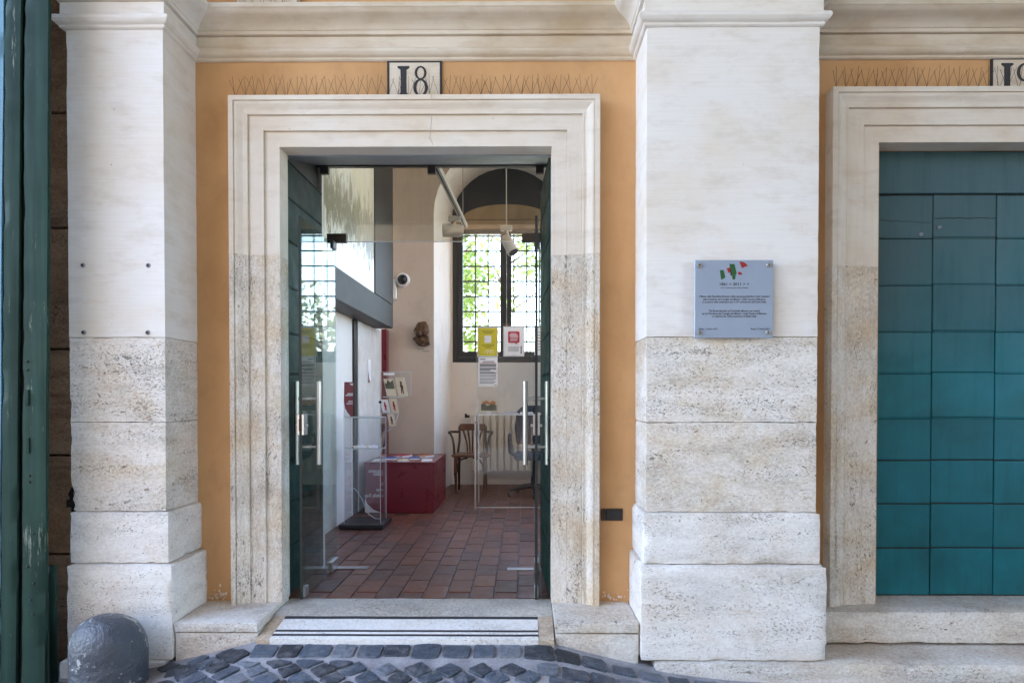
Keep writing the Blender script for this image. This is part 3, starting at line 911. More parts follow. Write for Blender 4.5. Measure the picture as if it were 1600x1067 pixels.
# guard stone
gs = MB()
prof = [(0.176, -0.5), (0.176, -0.05)] + [(0.176 * math.cos(a) ** 0.75, -0.05 + 0.172 * math.sin(a)) for a in [R(8 * k) for k in range(1, 11)]] + [(0.02, 0.122)]
gs.lathe(prof, (0, 0, 0), 32, 1.0, 0.9)
gs.v = [(-2.022 + v[0] * (1 + 0.05 * noise.noise(Vector(v) * 5)) - 0.02 * max(0, v[2] + .05), -0.60 + v[1] * (1 + 0.05 * noise.noise(Vector(v) * 5 + Vector((3, 0, 0)))), v[2] + 0.010 * noise.noise(Vector(v) * 9)) for v in gs.v]
tag(obj('guard_stone', gs, M['guard']), 'rounded dark grey guard stone against the foot of the left pilaster', 'bollard')

# ------------------------------------------------------------------ big green gate at the left and the stone rebate behind it, shade in its colour
sw = thing('gate_rebate', 'dark stone rebate, shade in its colour, between the green gate and the left pilaster', 'wall', (-2.6, 0.1, -0.5))
zs = [-0.5, 0.32, 0.86, 1.44, 2.10, 2.72, 3.5, 6.2]
for k in range(7): stone('stone_block', M['stone_shade'], sw, -2.95, -2.3605, -0.16, 0.6, zs[k] + .002, zs[k + 1] - .002, res=0.08, chip=0.01, seed=60 + k)
stone('side_block', M['stone_shade'], sw, -2.88, -2.62, -0.49, -0.161, -0.5, 6.2, res=0.12, chip=0.01, seed=71)
lk = MB().box(-2.455, -2.415, -0.20, -0.155, 0.46, 0.60).box(-2.475, -2.420, -0.21, -0.155, 0.585, 0.625).tube([(-2.44, -0.20, 0.62), (-2.44, -0.23, 0.66), (-2.44, -0.20, 0.69)], 0.012, 6)
obj('iron_staple', lk, M['black'], sw)
gt = thing('green_gate', 'tall weathered green wooden gate leaf at the left edge', 'gate', (-2.5, -0.6, -0.3))
def plank(x0, x1, y0, y1, z0, z1, seed, lean=0.0):
    mb = stone_box(x0, x1, y0, y1, z0, z1, res=0.05, chip=0.012, rnd=0.004, amp=0.0015, seed=seed)
    mb.v = [(v[0] + lean * (v[2] - 1.2) + 0.004 * noise.noise(Vector((seed, 0, v[2] * 1.3))), v[1], v[2]) for v in mb.v]
    return mb
crisp(obj('board', plank(-2.421, -2.302, -0.615, -0.585, -0.34, 5.0, 81, 0.016), M['green'], gt), 50)
crisp(obj('board', plank(-2.520, -2.440, -0.615, -0.585, -0.34, 5.0, 82, 0.019), M['green'], gt), 50)
crisp(obj('edge_board', plank(-2.66, -2.526, -0.612, -0.585, -0.34, 5.0, 83, 0.019), M['pale_blue'], gt), 50)
obj('backing', MB().box(-2.66, -2.38, -0.584, -0.555, -0.34, 5.0), M['black'], gt)
obj('lower_board', plank(-2.395, -2.348, -0.505, -0.47, -0.34, 0.34, 84), M['green'], gt)
for z in (0.91, 1.14): obj('iron_plate', MB().box(-2.404, -2.386, -0.621, -0.6, z, z + 0.075), M['green'], gt, 0.002)
for (bx, z) in ((-2.39, 1.35), (-2.39, 1.31), (-2.385, 0.80), (-2.385, 0.77), (-2.37, 0.52), (-2.40, 0.36), (-2.37, 0.28), (-2.385, 0.20), (-2.375, 0.13)):
    obj('nail', MB().lathe([(0.006, -0.001), (0.005, -0.007), (0.002, -0.009)], (bx - 0.004, -0.612, z), 8, axis='Y'), M['black'], gt)

# ------------------------------------------------------------------ wooden leaves folded back in the doorway of number 18
def folded_leaf(label, x0, x1, y0, y1, face, skew=0.0):
    t = thing('folded_leaf', label, 'door leaf', ((x0 + x1) / 2, (y0 + y1) / 2, 0), 'dark green wooden door leaves folded into the reveals')
    def sk(mb):
        mb.v = [(v[0] + skew * (v[1] - y0), v[1], v[2]) for v in mb.v]
        return mb
    obj('core', sk(MB().box(x0, x1, y0, y1, 0.012, 2.562)), M['dark_green'], t)
    fx = x1 if face > 0 else x0
    rows = [0.015, 0.30, 0.558, 0.811, 1.057, 1.317, 1.555, 1.825, 2.095, 2.346, 2.560]
    for a, b in zip(rows[:-1], rows[1:]):
        obj('panel', sk(MB().box(fx - 0.002 * face, fx + 0.010 * face, y0 + .004, y1 - .004, a + .005, b - .005)), M['dark_green'], t, 0.003)
        obj('seam_strip', sk(MB().box(fx - 0.002 * face, fx + 0.0135 * face, y0 + .006, y1 - .006, b - .0035, b + .0015)), M['dark_green'], t)
folded_leaf('dark green wooden door leaf folded against the left side of the open doorway', -1.440, -1.392, 0.108, 0.835, 1)
folded_leaf('dark green wooden door leaf folded against the right side of the open doorway', 0.150, 0.190, 0.108, 0.855, -1, -0.045)

# ------------------------------------------------------------------ glass entrance: header, transom, two leaves
hd = thing('door_header', 'blue grey sloping soffit above the glass transom', 'soffit', (-0.6, 0.5, 2.6))
for (xa, xb) in ((-1.4445, -1.425), (0.178, 0.1995)): obj('side_cheek', MB().box(xa, xb, 0.107, 0.878, 2.564, 2.80), M['win_dark'], hd)
obj('soffit_board', MB().add([(-1.443, 0.106, 2.570), (0.198, 0.106, 2.570), (0.198, 0.879, 2.768), (-1.443, 0.879, 2.768), (-1.443, 0.106, 2.86), (0.198, 0.106, 2.86), (0.198, 0.879, 2.875), (-1.443, 0.879, 2.875)],
    [(0, 1, 2, 3), (4, 7, 6, 5), (0, 4, 5, 1), (1, 5, 6, 2), (2, 6, 7, 3), (3, 7, 4, 0)]), M['soffit'], hd)
obj('glazing_channel', MB().box(-1.443, 0.198, 0.850, 0.892, 2.752, 2.766), M['bronze'], hd)
tn = thing('glass_transom', 'wide dusty glass transom pane above the open glass doors', 'transom', (-0.6, 0.87, 2.25))
obj('pane', MB().box(-1.443, 0.166, 0.866, 0.876, 2.246, 2.750), M['transom'], tn)
obj('patch_fitting', MB().box(-1.355, -1.222, 0.850, 0.892, 2.237, 2.296), M['bronze'], tn, 0.003)
obj('patch_fitting', MB().box(-0.02, 0.14, 0.850, 0.892, 2.237, 2.296), M['bronze'], tn, 0.003)
obj('pane_edge', MB().box(-1.221, -0.021, 0.865, 0.877, 2.2415, 2.2455), M['acrylic_edge'], tn)
for x in (-1.40, -0.665, 0.075): obj('clamp', MB().box(x, x + 0.055, 0.852, 0.890, 2.705, 2.770), M['bronze'], tn, 0.003)
def glass_leaf(label, x, x_back, hand):
    """leaf swung open towards the street; x at the free edge, x_back at the pivot"""
    t = thing('glass_entrance_leaf', label, 'glass door', (x_back, 0.87, 0), 'frameless glass door leaves')
    y0, y1 = 0.062, 0.865
    def at(y): return x + (x_back - x) * (y - y0) / (y1 - y0)
    def slabx(ya, yb, za, zb, tk):
        a, b = at(ya), at(yb)
        return MB().add([(a - tk, ya, za), (a + tk, ya, za), (b + tk, yb, za), (b - tk, yb, za), (a - tk, ya, zb), (a + tk, ya, zb), (b + tk, yb, zb), (b - tk, yb, zb)],
                        [(0, 3, 2, 1), (4, 5, 6, 7), (0, 1, 5, 4), (1, 2, 6, 5), (2, 3, 7, 6), (3, 0, 4, 7)])
    obj('pane', slabx(y0 + .004, y1, 0.012, 2.215, 0.005), M['glass'], t)
    obj('polished_edge', slabx(y0, y0 + .0035, 0.012, 2.215, 0.0075), M['glass_edge'], t)
    hx = at(0.20)
    h = obj('handle', MB().tube([(hx - 0.066, 0.20, 0.778), (hx - 0.066, 0.20, 1.272)], 0.0155, 14), M['steel'], t)
    sub_put('grip', MB().tube([(hx + 0.066, 0.20, 0.778), (hx + 0.066, 0.20, 1.272)], 0.0155, 14), M['steel'], h)
    for z in (0.883, 1.170):
        sub_put('standoff', MB().tube([(hx - 0.066, 0.20, z), (hx + 0.066, 0.20, z)], 0.0085, 10).tube([(hx - 0.022, 0.20, z), (hx + 0.022, 0.20, z)], 0.014, 12), M['steel'], h)
    lx = at(0.10)
    lk = obj('lock', MB().box(lx - 0.019, lx - 0.007, 0.058, 0.135, 0.960, 1.080).box(lx + 0.007, lx + 0.019, 0.058, 0.135, 0.960, 1.080), M['steel'], t, 0.002)
    sub_put('lock_core', MB().box(lx - 0.0065, lx + 0.0065, 0.050, 0.12, 0.985, 1.055), M['black'], lk)
    sub_put('cylinder', MB().tube([(lx - 0.034, 0.09, 1.015), (lx + 0.034, 0.09, 1.015)], 0.009, 10), M['steel'], lk)
    obj('top_patch', slabx(0.76, 0.848, 2.180, 2.234, 0.016), M['bronze'], t, 0.002)
    obj('bottom_patch', slabx(0.70, 0.868, 0.010, 0.075, 0.016), M['steel'], t, 0.002)
    obj('foot_bracket', slabx(0.10, 0.17, 0.012, 0.070, 0.012), M['steel'], t, 0.002)
    return t
glass_leaf('left frameless glass door leaf swung open, reflecting the window and yellow poster', -1.291, -1.303, -1)
glass_leaf('right frameless glass door leaf swung open and seen almost edge on', 0.066, 0.080, 1)
sp_ = MB().box(-1.30, -1.08, 0.83, 0.90, 0.0, 0.0045)
tag(obj('floor_plate', sp_, M['steel'], None, 0.001), 'brushed metal pivot plate in the brick floor by the left glass door', 'floor plate', 'metal pivot plates of the glass doors')
tag(obj('floor_plate', MB().box(-0.12, 0.08, 0.80, 0.87, 0.0, 0.0045), M['steel'], None, 0.001), 'brushed metal pivot plate in the brick floor by the right glass door', 'floor plate', 'metal pivot plates of the glass doors')

# ------------------------------------------------------------------ closed teal door of number 19
td = thing('teal_door', 'closed teal door of square panels beside the right pilaster', 'door', (2.72, 0.13, 0.02))
obj('backing', MB().box(1.966, 3.488, 0.140, 0.20, 0.021, 2.60), M['black'], td)
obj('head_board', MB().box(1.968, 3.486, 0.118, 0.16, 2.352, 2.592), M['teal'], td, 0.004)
rows = [0.024, 0.300, 0.558, 0.811, 1.057, 1.317, 1.557, 1.827, 2.097, 2.346]
colsx = [1.969, 2.361, 2.726, 3.090, 3.485]
for c in range(4):
    for r_ in range(9):
        j = random.uniform(-0.002, 0.002)
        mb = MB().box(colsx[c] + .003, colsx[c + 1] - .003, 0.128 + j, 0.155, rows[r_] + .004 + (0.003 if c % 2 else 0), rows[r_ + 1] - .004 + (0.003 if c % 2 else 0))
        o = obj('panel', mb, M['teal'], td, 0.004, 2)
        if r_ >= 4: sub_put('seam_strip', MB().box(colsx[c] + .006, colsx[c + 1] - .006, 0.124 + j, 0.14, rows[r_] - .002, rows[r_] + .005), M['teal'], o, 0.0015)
for (x, z) in ((2.292, 2.118), (2.396, 2.160)): obj('rivet', MB().lathe([(0.013, 0.0), (0.012, -0.006), (0.007, -0.011), (0.001, -0.012)], (x, 0.128, z), 12, axis='Y'), M['soffit'], td)
ck = MB()
for (a, b, z) in ((1.99, 2.35, 2.205), (2.37, 2.72, 2.212)):
    pts = [(a + (b - a) * k / 14, 0.1268, z + 0.010 * noise.noise(Vector((a * 7 + k * .7, 3, 1))) - 0.02 * (k / 14 if a < 2.2 else 0)) for k in range(15)]
    ck.tube(pts, [0.0012 + 0.0014 * abs(noise.noise(Vector((k * .9, a, 5)))) for k in range(15)], 4)
obj('paint_crack', ck, M['black'], td)

# ------------------------------------------------------------------ number plates
def ring(mb, cx, cz, rx, rz, tx, tz, y0, y1, seg=28):
    """flat oval ring with thick sides and thin top, like a drawn serif numeral"""
    vs = []; fs = []
    for k in range(seg):
        t = 2 * math.pi * k / seg
        c, s_ = math.cos(t), math.sin(t)
        for (a, b) in ((rx, rz), (rx - tx, rz - tz)):
            vs += [(cx + a * c, y0, cz + b * s_), (cx + a * c, y1, cz + b * s_)]
    for k in range(seg):
        a, b = 4 * k, 4 * ((k + 1) % seg)
        fs += [(a, b, b + 2, a + 2), (a + 1, a + 3, b + 3, b + 1), (a, a + 1, b + 1, b), (a + 2, b + 2, b + 3, a + 3)]
    mb.add(vs, fs)
def serif_one(mb, cx, z0, z1, y0, y1):
    w = 0.017; sw_ = 0.033
    poly = [(cx - sw_, z0), (cx + sw_, z0), (cx + sw_, z0 + .010), (cx + w, z0 + .020), (cx + w * .92, (z0 + z1) / 2), (cx + w, z1 - .020), (cx + sw_, z1 - .010), (cx + sw_, z1),
            (cx - sw_, z1), (cx - sw_, z1 - .010), (cx - w, z1 - .020), (cx - w * .92, (z0 + z1) / 2), (cx - w, z0 + .020), (cx - sw_, z0 + .010)]
    mb.prism_y(poly, y0, y1)
def number_plate(label, x0, x1, z0, z1, second):
    t = thing('number_plate', label, 'house number', ((x0 + x1) / 2, 0, z0), 'house number plates above the doors')
    obj('plate', MB().box(x0, x1, -0.008, 0.004, z0, z1), M['white_c'], t)
    b = MB(); k = 0.010
    b.box(x0 - .002, x0 + k, -0.0105, 0, z0, z1).box(x1 - k, x1 + .002, -0.0105, 0, z0, z1).box(x0 + k, x1 - k, -0.0105, 0, z1 - k, z1)
    obj('painted_border', b, M['ink'], t)
    cx = (x0 + x1) / 2; za, zb = z0 + 0.028, z1 - 0.030
    one = MB(); serif_one(one, cx - 0.062, za, zb, -0.0105, -0.004); obj('numeral', one, M['ink'], t)
    n = MB(); X = cx + 0.034; H = zb - za
    if second == 8:
        ring(n, X, za + H * 0.29, 0.041, H * 0.29, 0.017, 0.009, -0.0105, -0.004)
        ring(n, X, za + H * 0.775, 0.033, H * 0.225, 0.013, 0.008, -0.0108, -0.004)
    else:
        ring(n, X, za + H * 0.68, 0.043, H * 0.32, 0.018, 0.010, -0.0105, -0.004)
        pts = [(X + 0.036, za + H * .66), (X + 0.030, za + H * .32), (X + 0.010, za + H * .10), (X - 0.020, za + H * .0), (X - 0.030, za + H * .03)]
        for a, c in zip(pts[:-1], pts[1:]):
            d = Vector((c[0] - a[0], c[1] - a[1])).normalized(); q = Vector((-d.y, d.x)) * 0.009
            n.prism_y([(a[0] - q.x, a[1] - q.y), (c[0] - q.x * .8, c[1] - q.y * .8), (c[0] + q.x * .8, c[1] + q.y * .8), (a[0] + q.x, a[1] + q.y)], -0.0106, -0.004)
    obj('numeral', n, M['ink'], t)
number_plate('white plate with black border and the numeral eighteen', -0.770, -0.467, 2.835, 3.062, 8)
number_plate('white plate with black border and the number 19', 2.598, 2.900, 2.850, 3.066, 9)

# ------------------------------------------------------------------ bird spikes
def spikes(label, x0, x1, z):
    t = thing('bird_spikes', label, 'bird spikes', ((x0 + x1) / 2, -0.05, z), 'bird spike strips on the door surrounds')
    obj('base_strip', MB().box(x0 + .03, x1 - .03, -0.072, -0.052, z, z + 0.004), M['acrylic_edge'], t)
    kinds = []
    for dx, ln in ((-0.040, 0.098), (-0.034, 0.086), (-0.004, 0.112), (0.003, 0.104), (0.036, 0.092), (0.042, 0.100), (0.012, 0.070)):
        b = MB().tube([(0, 0, 0), (dx * .5, -0.008, ln * .52), (dx + random.uniform(-.003, .003), -0.018, ln)], 0.00095, 5)
        me = b.mesh('spike'); me.materials.append(M['wire']); kinds.append(me)
    x = x0 + 0.035
    while x < x1 - 0.03:
        for me in (random.choice(kinds[:2]), random.choice(kinds[2:4]), random.choice(kinds[4:6])) + ((kinds[6],) if random.random() < .3 else ()):
            o = bpy.data.objects.new('spike', me)
            put(o, t)
            o.location = (x + random.uniform(-.006, .006), -0.062 + random.uniform(-.004, .004), z + 0.002)
            o.rotation_euler = (random.uniform(-.05, .05), random.uniform(-.10, .10), random.uniform(-.2, .2))
        x += random.uniform(0.052, 0.060)
spikes('row of thin wire bird spikes above the doorway of number 18', -1.640, 0.410, 2.8415)
spikes('row of thin wire bird spikes above the door of number 19', 1.680, 3.76, 2.876)
spikes('row of thin wire bird spikes on the window foot above the cornice', -1.60, -1.26, 3.334)

# ------------------------------------------------------------------ plaque
pq = thing('plaque', 'square blue grey commemorative plaque with flag emblem on the right pilaster', 'plaque', (1.06, -0.38, 1.68))
obj('plate', MB().box(0.862, 1.258, -0.398, -0.386, 1.479, 1.872), M['plaque'], pq, 0.001)
for (x, z) in ((0.884, 1.845), (1.234, 1.847), (0.886, 1.505), (1.232, 1.505)):
    s_ = obj('screw', MB().lathe([(0.0125, -0.002), (0.0125, -0.010), (0.0105, -0.0125)], (x, -0.396, z), 20, axis='Y'), M['steel'], pq)
    sub_put('spacer', MB().lathe([(0.008, 0.0), (0.008, 0.030)], (x, -0.3865, z), 12, axis='Y'), M['steel'], s_)
    sub_put('screw_dimple', MB().lathe([(0.004, -0.0128), (0.003, -0.0134)], (x, -0.396, z), 10, axis='Y'), M['grey_panel'], s_)
def px(u, v): return (0.862 + (u - 168) / 815 * 0.396, 1.872 - (v - 110) / 805 * 0.393)   # emblem drawn in plate units
Y1 = -0.3992
def patch(name, pts, m, y=Y1):
    obj(name, MB().prism_y([px(*p) for p in pts], y, -0.397), m, pq)
patch('emblem_flag', [(428, 216), (466, 212), (486, 290), (460, 304), (442, 312)], M['flag_green'])
patch('emblem_flag', [(528, 146), (550, 152), (578, 150), (590, 195), (602, 248), (592, 262), (588, 305), (575, 312), (558, 305), (556, 275), (545, 240), (533, 190)], M['flag_green'])
patch('emblem_flag', [(498, 196), (515, 190), (534, 190), (545, 240), (515, 238)], M['flag_red'], Y1 - .0002)
patch('emblem_flag', [(531, 200), (545, 205), (553, 272), (540, 270)], M['flag_dark'], Y1 - .0004)
patch('emblem_flag', [(632, 126), (665, 128), (695, 142), (718, 172), (690, 178), (658, 194), (645, 165)], M['flag_red'])
patch('emblem_flag', [(614, 238), (634, 230), (652, 240), (664, 256), (645, 260), (626, 266)], M['flag_red'])
def line(s_, v, size, w=None, sh=0.25, al='CENTER', u=578):
    x, z = px(u, v)
    lettering(s_, size, x, -0.3984, z, M['ink'], pq, sh, al, w)
line('1861 > 2011 > >', 372, 0.0205, 0.148, 0.0)
line("150° anniversario Unità d'Italia", 402, 0.0080, 0.140, 0.0)
line('Il Museo della Repubblica Romana e della memoria garibaldina è stato realizzato', 494, 0.0135, 0.355)
line('dalla Presidenza del Consiglio dei Ministri - Unità Tecnica di Missione,', 524, 0.0135, 0.316)
line("in occasione delle celebrazioni per il 150° anniversario dell'Unità d'Italia", 552, 0.0135, 0.322)
line('The Roman Republic and Garibaldian Museum was created', 644, 0.0135, 0.258)
line('by the Presidenza del Consiglio dei Ministri - Unità Tecnica di Missione', 672, 0.0135, 0.326)
line('to celebrate the 150th anniversary of Italian Unity', 700, 0.0135, 0.226)
line('Roma, 17 marzo 2011', 830, 0.0125, 0.096, u=308)
line('Rome, 17 march 2011', 830, 0.0125, 0.096, u=850)

# small electrical box on the ochre wall
bx = thing('wall_socket', 'small black weathered socket box low on the ochre wall', 'socket box', (0.49, 0, 0.51))
obj('frame', MB().box(0.432, 0.554, -0.012, 0.002, 0.482, 0.550), M['wire'], bx, 0.003)
obj('cover', MB().box(0.458, 0.549, -0.018, -0.010, 0.487, 0.541), M['plastic'], bx, 0.003)
for z in (0.502, 0.520, 0.536): obj('socket_hole', MB().lathe([(0.0055, -0.0125), (0.0045, -0.0145)], (0.445, 0, z), 10, axis='Y'), M['black'], bx)

# ------------------------------------------------------------------ room
fl = structure(obj('floor', MB().box(-1.9, 2.4, 0.1225, 6.4, -0.3, -0.010), M['mortar']))
bm_list = []
for k in range(6):
    mb = stone_box(-0.0665, 0.0665, -0.134, 0.134, -0.05, 0.0, res=0.05, chip=0.004, rnd=0.0015, amp=0.0006, seed=200 + k * 5)
    mb.sm = [False] * len(mb.sm)
    me = MB(); me = mb.mesh('brick'); me.materials.append(M['brick']); bm_list.append(me)
def brick_low(x, y):
    return MB().box(x - .0665, x + .0665, y - .134, y + .134, -0.03, -0.001)
far = MB(); nb = 0
for i in range(30):
    xc = -1.66 + i * 0.1405
    if xc > 2.3: break
    off = (0.14 if i % 2 else 0.0) - random.uniform(0.0, 0.012)
    y = 0.265 - off
    while y < 5.7:
        if y - 0.134 < 0.124: y += 0.2765; continue
        if y < 3.75 and -1.5 < xc < 0.25:
            o = bpy.data.objects.new('brick', random.choice(bm_list)); put(o, fl)
            o.location = (xc, y, random.uniform(-0.0015, 0.001)); o.rotation_euler = (random.uniform(-.002, .002), random.uniform(-.003, .003), random.choice((0, math.pi)))
            nb += 1
        else:
            c = brick_low(xc, y); far.add(c.v, c.f)
        y += 0.2765
for i in range(30):                                     # half bricks that close the staggered courses at the threshold
    xc = -1.66 + i * 0.1405
    if i % 2 == 0 or not (-1.5 < xc < 0.25): continue
o = obj('far_bricks', far, M['brick'], fl, 0.0); o['kind'] = 'stuff'
for i in range(30):
    xc = -1.66 + i * 0.1405
    if -1.5 < xc < 0.25:
        b0 = MB().box(xc - .0665, xc + .0665, 0.126, 0.126 + (0.125 if i % 2 else 0.0005 + 0.0), -0.03, -0.0015)
        if i % 2: obj('brick', b0, M['brick'], fl, 0.002)

rm = thing('room_walls', 'pale plastered walls and vault of the museum entrance room seen through the doorway', 'room walls', (0, 3, 0))
obj('left_wall', MB().box(-1.95, -1.72, 0.881, 4.65, -0.3, 4.6), M['inner_white'], rm)
obj('right_wall', MB().box(1.95, 2.2, 0.921, 1.1, -0.3, 4.6).box(1.95, 2.2, 4.5, 4.649, -0.3, 4.6).box(1.95, 2.2, 1.1, 4.5, -0.3, 1.15).box(1.95, 2.2, 1.1, 4.5, 4.45, 4.6), M['inner_dark'], rm)  # opening added in this unseen wall to bring more daylight into the room
obj('added_window_bars', MB().box(2.05, 2.1, 2.86, 2.94, 1.15, 4.45).box(2.05, 2.1, 1.1, 2.85, 2.2, 2.28).box(2.05, 2.1, 2.95, 4.5, 2.2, 2.28), M['win_dark'], rm)  # bars of that added, unseen side opening
obj('ceiling', MB().box(-2.3, 2.3, 0.60, 6.6, 4.6, 4.8), M['inner_white'], rm)
obj('front_wall_lining', MB().box(-1.95, -1.395, 0.8805, 0.92, -0.3, 4.6).box(0.17, 1.95, 0.8805, 0.92, -0.3, 4.6).box(-1.395, 0.17, 0.8805, 0.92, 2.80, 4.6), M['inner_white'], rm)
NX, NR, NS = -0.245, 0.862, 3.40         # niche: centre, radius, springing height
BR, BS = 0.745, 3.50
def arch(cx, r, zs_, n=18): return [(cx - r * math.cos(math.pi * k / n), zs_ + r * math.sin(math.pi * k / n)) for k in range(n + 1)]
fa = arch(NX, NR, NS); ba = arch(NX, BR, BS)
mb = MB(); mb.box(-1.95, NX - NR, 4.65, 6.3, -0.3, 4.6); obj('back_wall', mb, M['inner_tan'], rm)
mb = MB(); mb.box(NX + NR, 2.2, 4.65, 6.3, -0.3, 4.6)
obj('back_wall', mb, M['inner_white'], rm)
mb = MB()
top = 4.6
vs = [(x, 4.651, z) for x, z in fa] + [(x, 4.651, top) for x, z in fa]
n = len(fa)
mb.add(vs, [(i, i + 1, n + i + 1, n + i) for i in range(n - 1)])
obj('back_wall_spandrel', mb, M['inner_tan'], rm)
mb = MB()
f3 = [(NX - NR, -0.02)] + fa + [(NX + NR, -0.02)]; b3 = [(NX - BR, -0.02)] + ba + [(NX + BR, -0.02)]
vs = [(x, 4.65, z) for x, z in f3] + [(x, 5.60, z) for x, z in b3]; n = len(f3)
mb.add(vs, [(i, n + i, n + i + 1, i + 1) for i in range(n - 1)], True)
crisp(obj('niche_reveal', mb, M['inner_white'], rm), 40)
# window wall inside the niche, with the opening
W0, W1, WB, WTZ = -0.978, 0.488, 1.645, 3.440
mb = MB().box(-1.10, W0, 5.60, 6.10, -0.3, 4.6).box(W1, 0.62, 5.60, 6.10, -0.3, 4.6).box(W0, W1, 5.60, 6.10, -0.3, WB).box(W0, W1, 5.60, 6.10, 3.56, 4.6)
obj('window_wall', mb, M['inner_white'], rm)
obj('lintel_beam', MB().box(W0 + .002, W1 - .002, 5.57, 5.75, WTZ, 3.555), M['beam'], rm)
lp = arch(NX, BR - 0.01, BS + .055)
obj('lunette_panel', MB().prism_y(lp, 5.575, 5.598), M['black'], rm)
lo = [(NX - 0.60 * math.cos(math.pi * k / 14), BS + .062 + 0.20 * math.sin(math.pi * k / 14)) for k in range(15)]
obj('lunette_sill', MB().prism_y(lo, 5.560, 5.573), M['beam'], rm)
mb = MB().box(-2.3, 2.4, 0.55, 6.62, 4.801, 5.0)
obj('roof', mb, M['roof_grey'], rm)

# window
wd = thing('window', 'tall dark framed window with iron grille at the back of the room', 'window', (NX, 5.65, WB))
obj('frame', MB().box(W0, W0 + .075, 5.62, 5.70, WB, WTZ).box(W1 - .075, W1, 5.62, 5.70, WB, WTZ).box(W0 + .075, W1 - .075, 5.62, 5.70, WB, WB + .07).box(W0 + .075, W1 - .075, 5.62, 5.70, WTZ - .015, WTZ), M['win_dark'], wd, 0.004)
for (a, b) in ((W0 + .078, NX - .003), (NX + .003, W1 - .078)):
    k = 0.062
    c = obj('casement', MB().box(a, a + k, 5.605, 5.675, WB + .073, WTZ - .017).box(b - k - .02, b, 5.605, 5.675, WB + .073, WTZ - .017).box(a + k, b - k - .02, 5.605, 5.675, WB + .073, WB + .15).box(a + k, b - k - .02, 5.605, 5.675, WTZ - .06, WTZ - .017), M['win_dark'], wd, 0.004)
    sub_put('pane', MB().box(a + k - .004, b - k - .016, 5.638, 5.644, WB + .146, WTZ - .056), M['pane'], c)
obj('handle', MB().box(NX - .012, NX + .012, 5.585, 5.605, 2.02, 2.16).tube([(NX, 5.58, 2.1), (NX, 5.575, 2.0)], 0.010, 6), M['orange_print'], wd)
for k in range(9):
    z = WB + 0.10 + k * 0.212
    obj('grille_bar', MB().box(W0, W1, 6.02, 6.044, z - .0105, z + .0105), M['black'], wd)
for k in range(8):
    x = W0 + 0.10 + k * 0.181
    obj('grille_bar', MB().tube([(x, 6.032, WB), (x, 6.032, 3.56)], 0.012, 6), M['black'], wd)

# big framed picture and dark box on the left wall
mp = thing('wall_picture', 'huge pale field picture in a dark charcoal frame high on the left wall', 'picture', (-1.5, 2.5, 2.0))
obj('picture', MB().box(-1.515, -1.505, 0.93, 3.09, 2.215, 4.3), M['picture'], mp)
obj('lower_frame', MB().box(-1.715, -1.495, 0.93, 4.05, 1.955, 2.213), M['grey_panel'], mp, 0.004)
obj('end_frame', MB().box(-1.715, -1.492, 3.092, 4.05, 2.215, 4.3), M['grey_panel'], mp, 0.004)
obj('backing', MB().box(-1.715, -1.517, 0.93, 3.09, 2.215, 4.3), M['grey_panel'], mp)
# sliding white door on the left wall
sd_ = thing('white_door', 'glossy white door with dark edges on the left wall under the picture', 'door', (-1.7, 3.7, 0))
obj('leaf', MB().box(-1.719, -1.690, 3.20, 4.28, 0.012, 1.952), M['panel_white'], sd_, 0.003)
obj('dark_jamb', MB().box(-1.719, -1.700, 3.06, 3.195, 0.0, 1.952), M['grey_panel'], sd_)
obj('dark_jamb', MB().box(-1.719, -1.695, 4.285, 4.36, 0.0, 1.952), M['inner_tan'], sd_)
obj('maroon_jamb', MB().box(-1.719, -1.66, 4.50, 4.64, 0.0, 1.99), M['maroon'], sd_)
obj('knob', MB().lathe([(0.012, 0), (0.016, 0.02), (0.01, 0.03)], (-1.69, 4.2, 1.12), 10, axis='X'), M['black'], sd_)
nt_ = thing('door_notice', 'small white notice with a maroon corner on the white door', 'notice', (-1.688, 3.7, 1.5))
obj('sheet', MB().box(-1.689, -1.686, 3.62, 3.76, 1.335, 1.585), M['paper'], nt_)
obj('print', MB().add([(-1.6855, 3.62, 1.336), (-1.6855, 3.75, 1.336), (-1.6855, 3.68, 1.37), (-1.6855, 3.622, 1.47)], [(0, 1, 2, 3)]), M['maroon_pale'], nt_)

# security camera and wall box
sc_ = thing('security_camera', 'white dome security camera with black lens on the rear wall', 'security camera', (-1.48, 4.65, 2.6))
obj('housing', MB().lathe([(0.085, 0.0), (0.085, -0.03), (0.078, -0.05), (0.066, -0.058)], (-1.480, 4.65, 2.598), 24, axis='Y'), M['cam_white'], sc_)
obj('dome', MB().lathe([(0.062, -0.056), (0.056, -0.085), (0.040, -0.105), (0.018, -0.115), (0.003, -0.116)], (-1.480, 4.65, 2.598), 20, axis='Y'), M['plastic'], sc_)
jb = thing('alarm_box', 'little white alarm box beside the dome camera', 'alarm box', (-1.58, 4.64, 2.5))
obj('body', MB().box(-1.615, -1.565, 4.60, 4.65, 2.42, 2.60), M['cam_white'], jb, 0.004)
obj('lower_unit', MB().box(-1.605, -1.555, 4.585, 4.65, 2.36, 2.50), M['panel_white'], jb, 0.004)

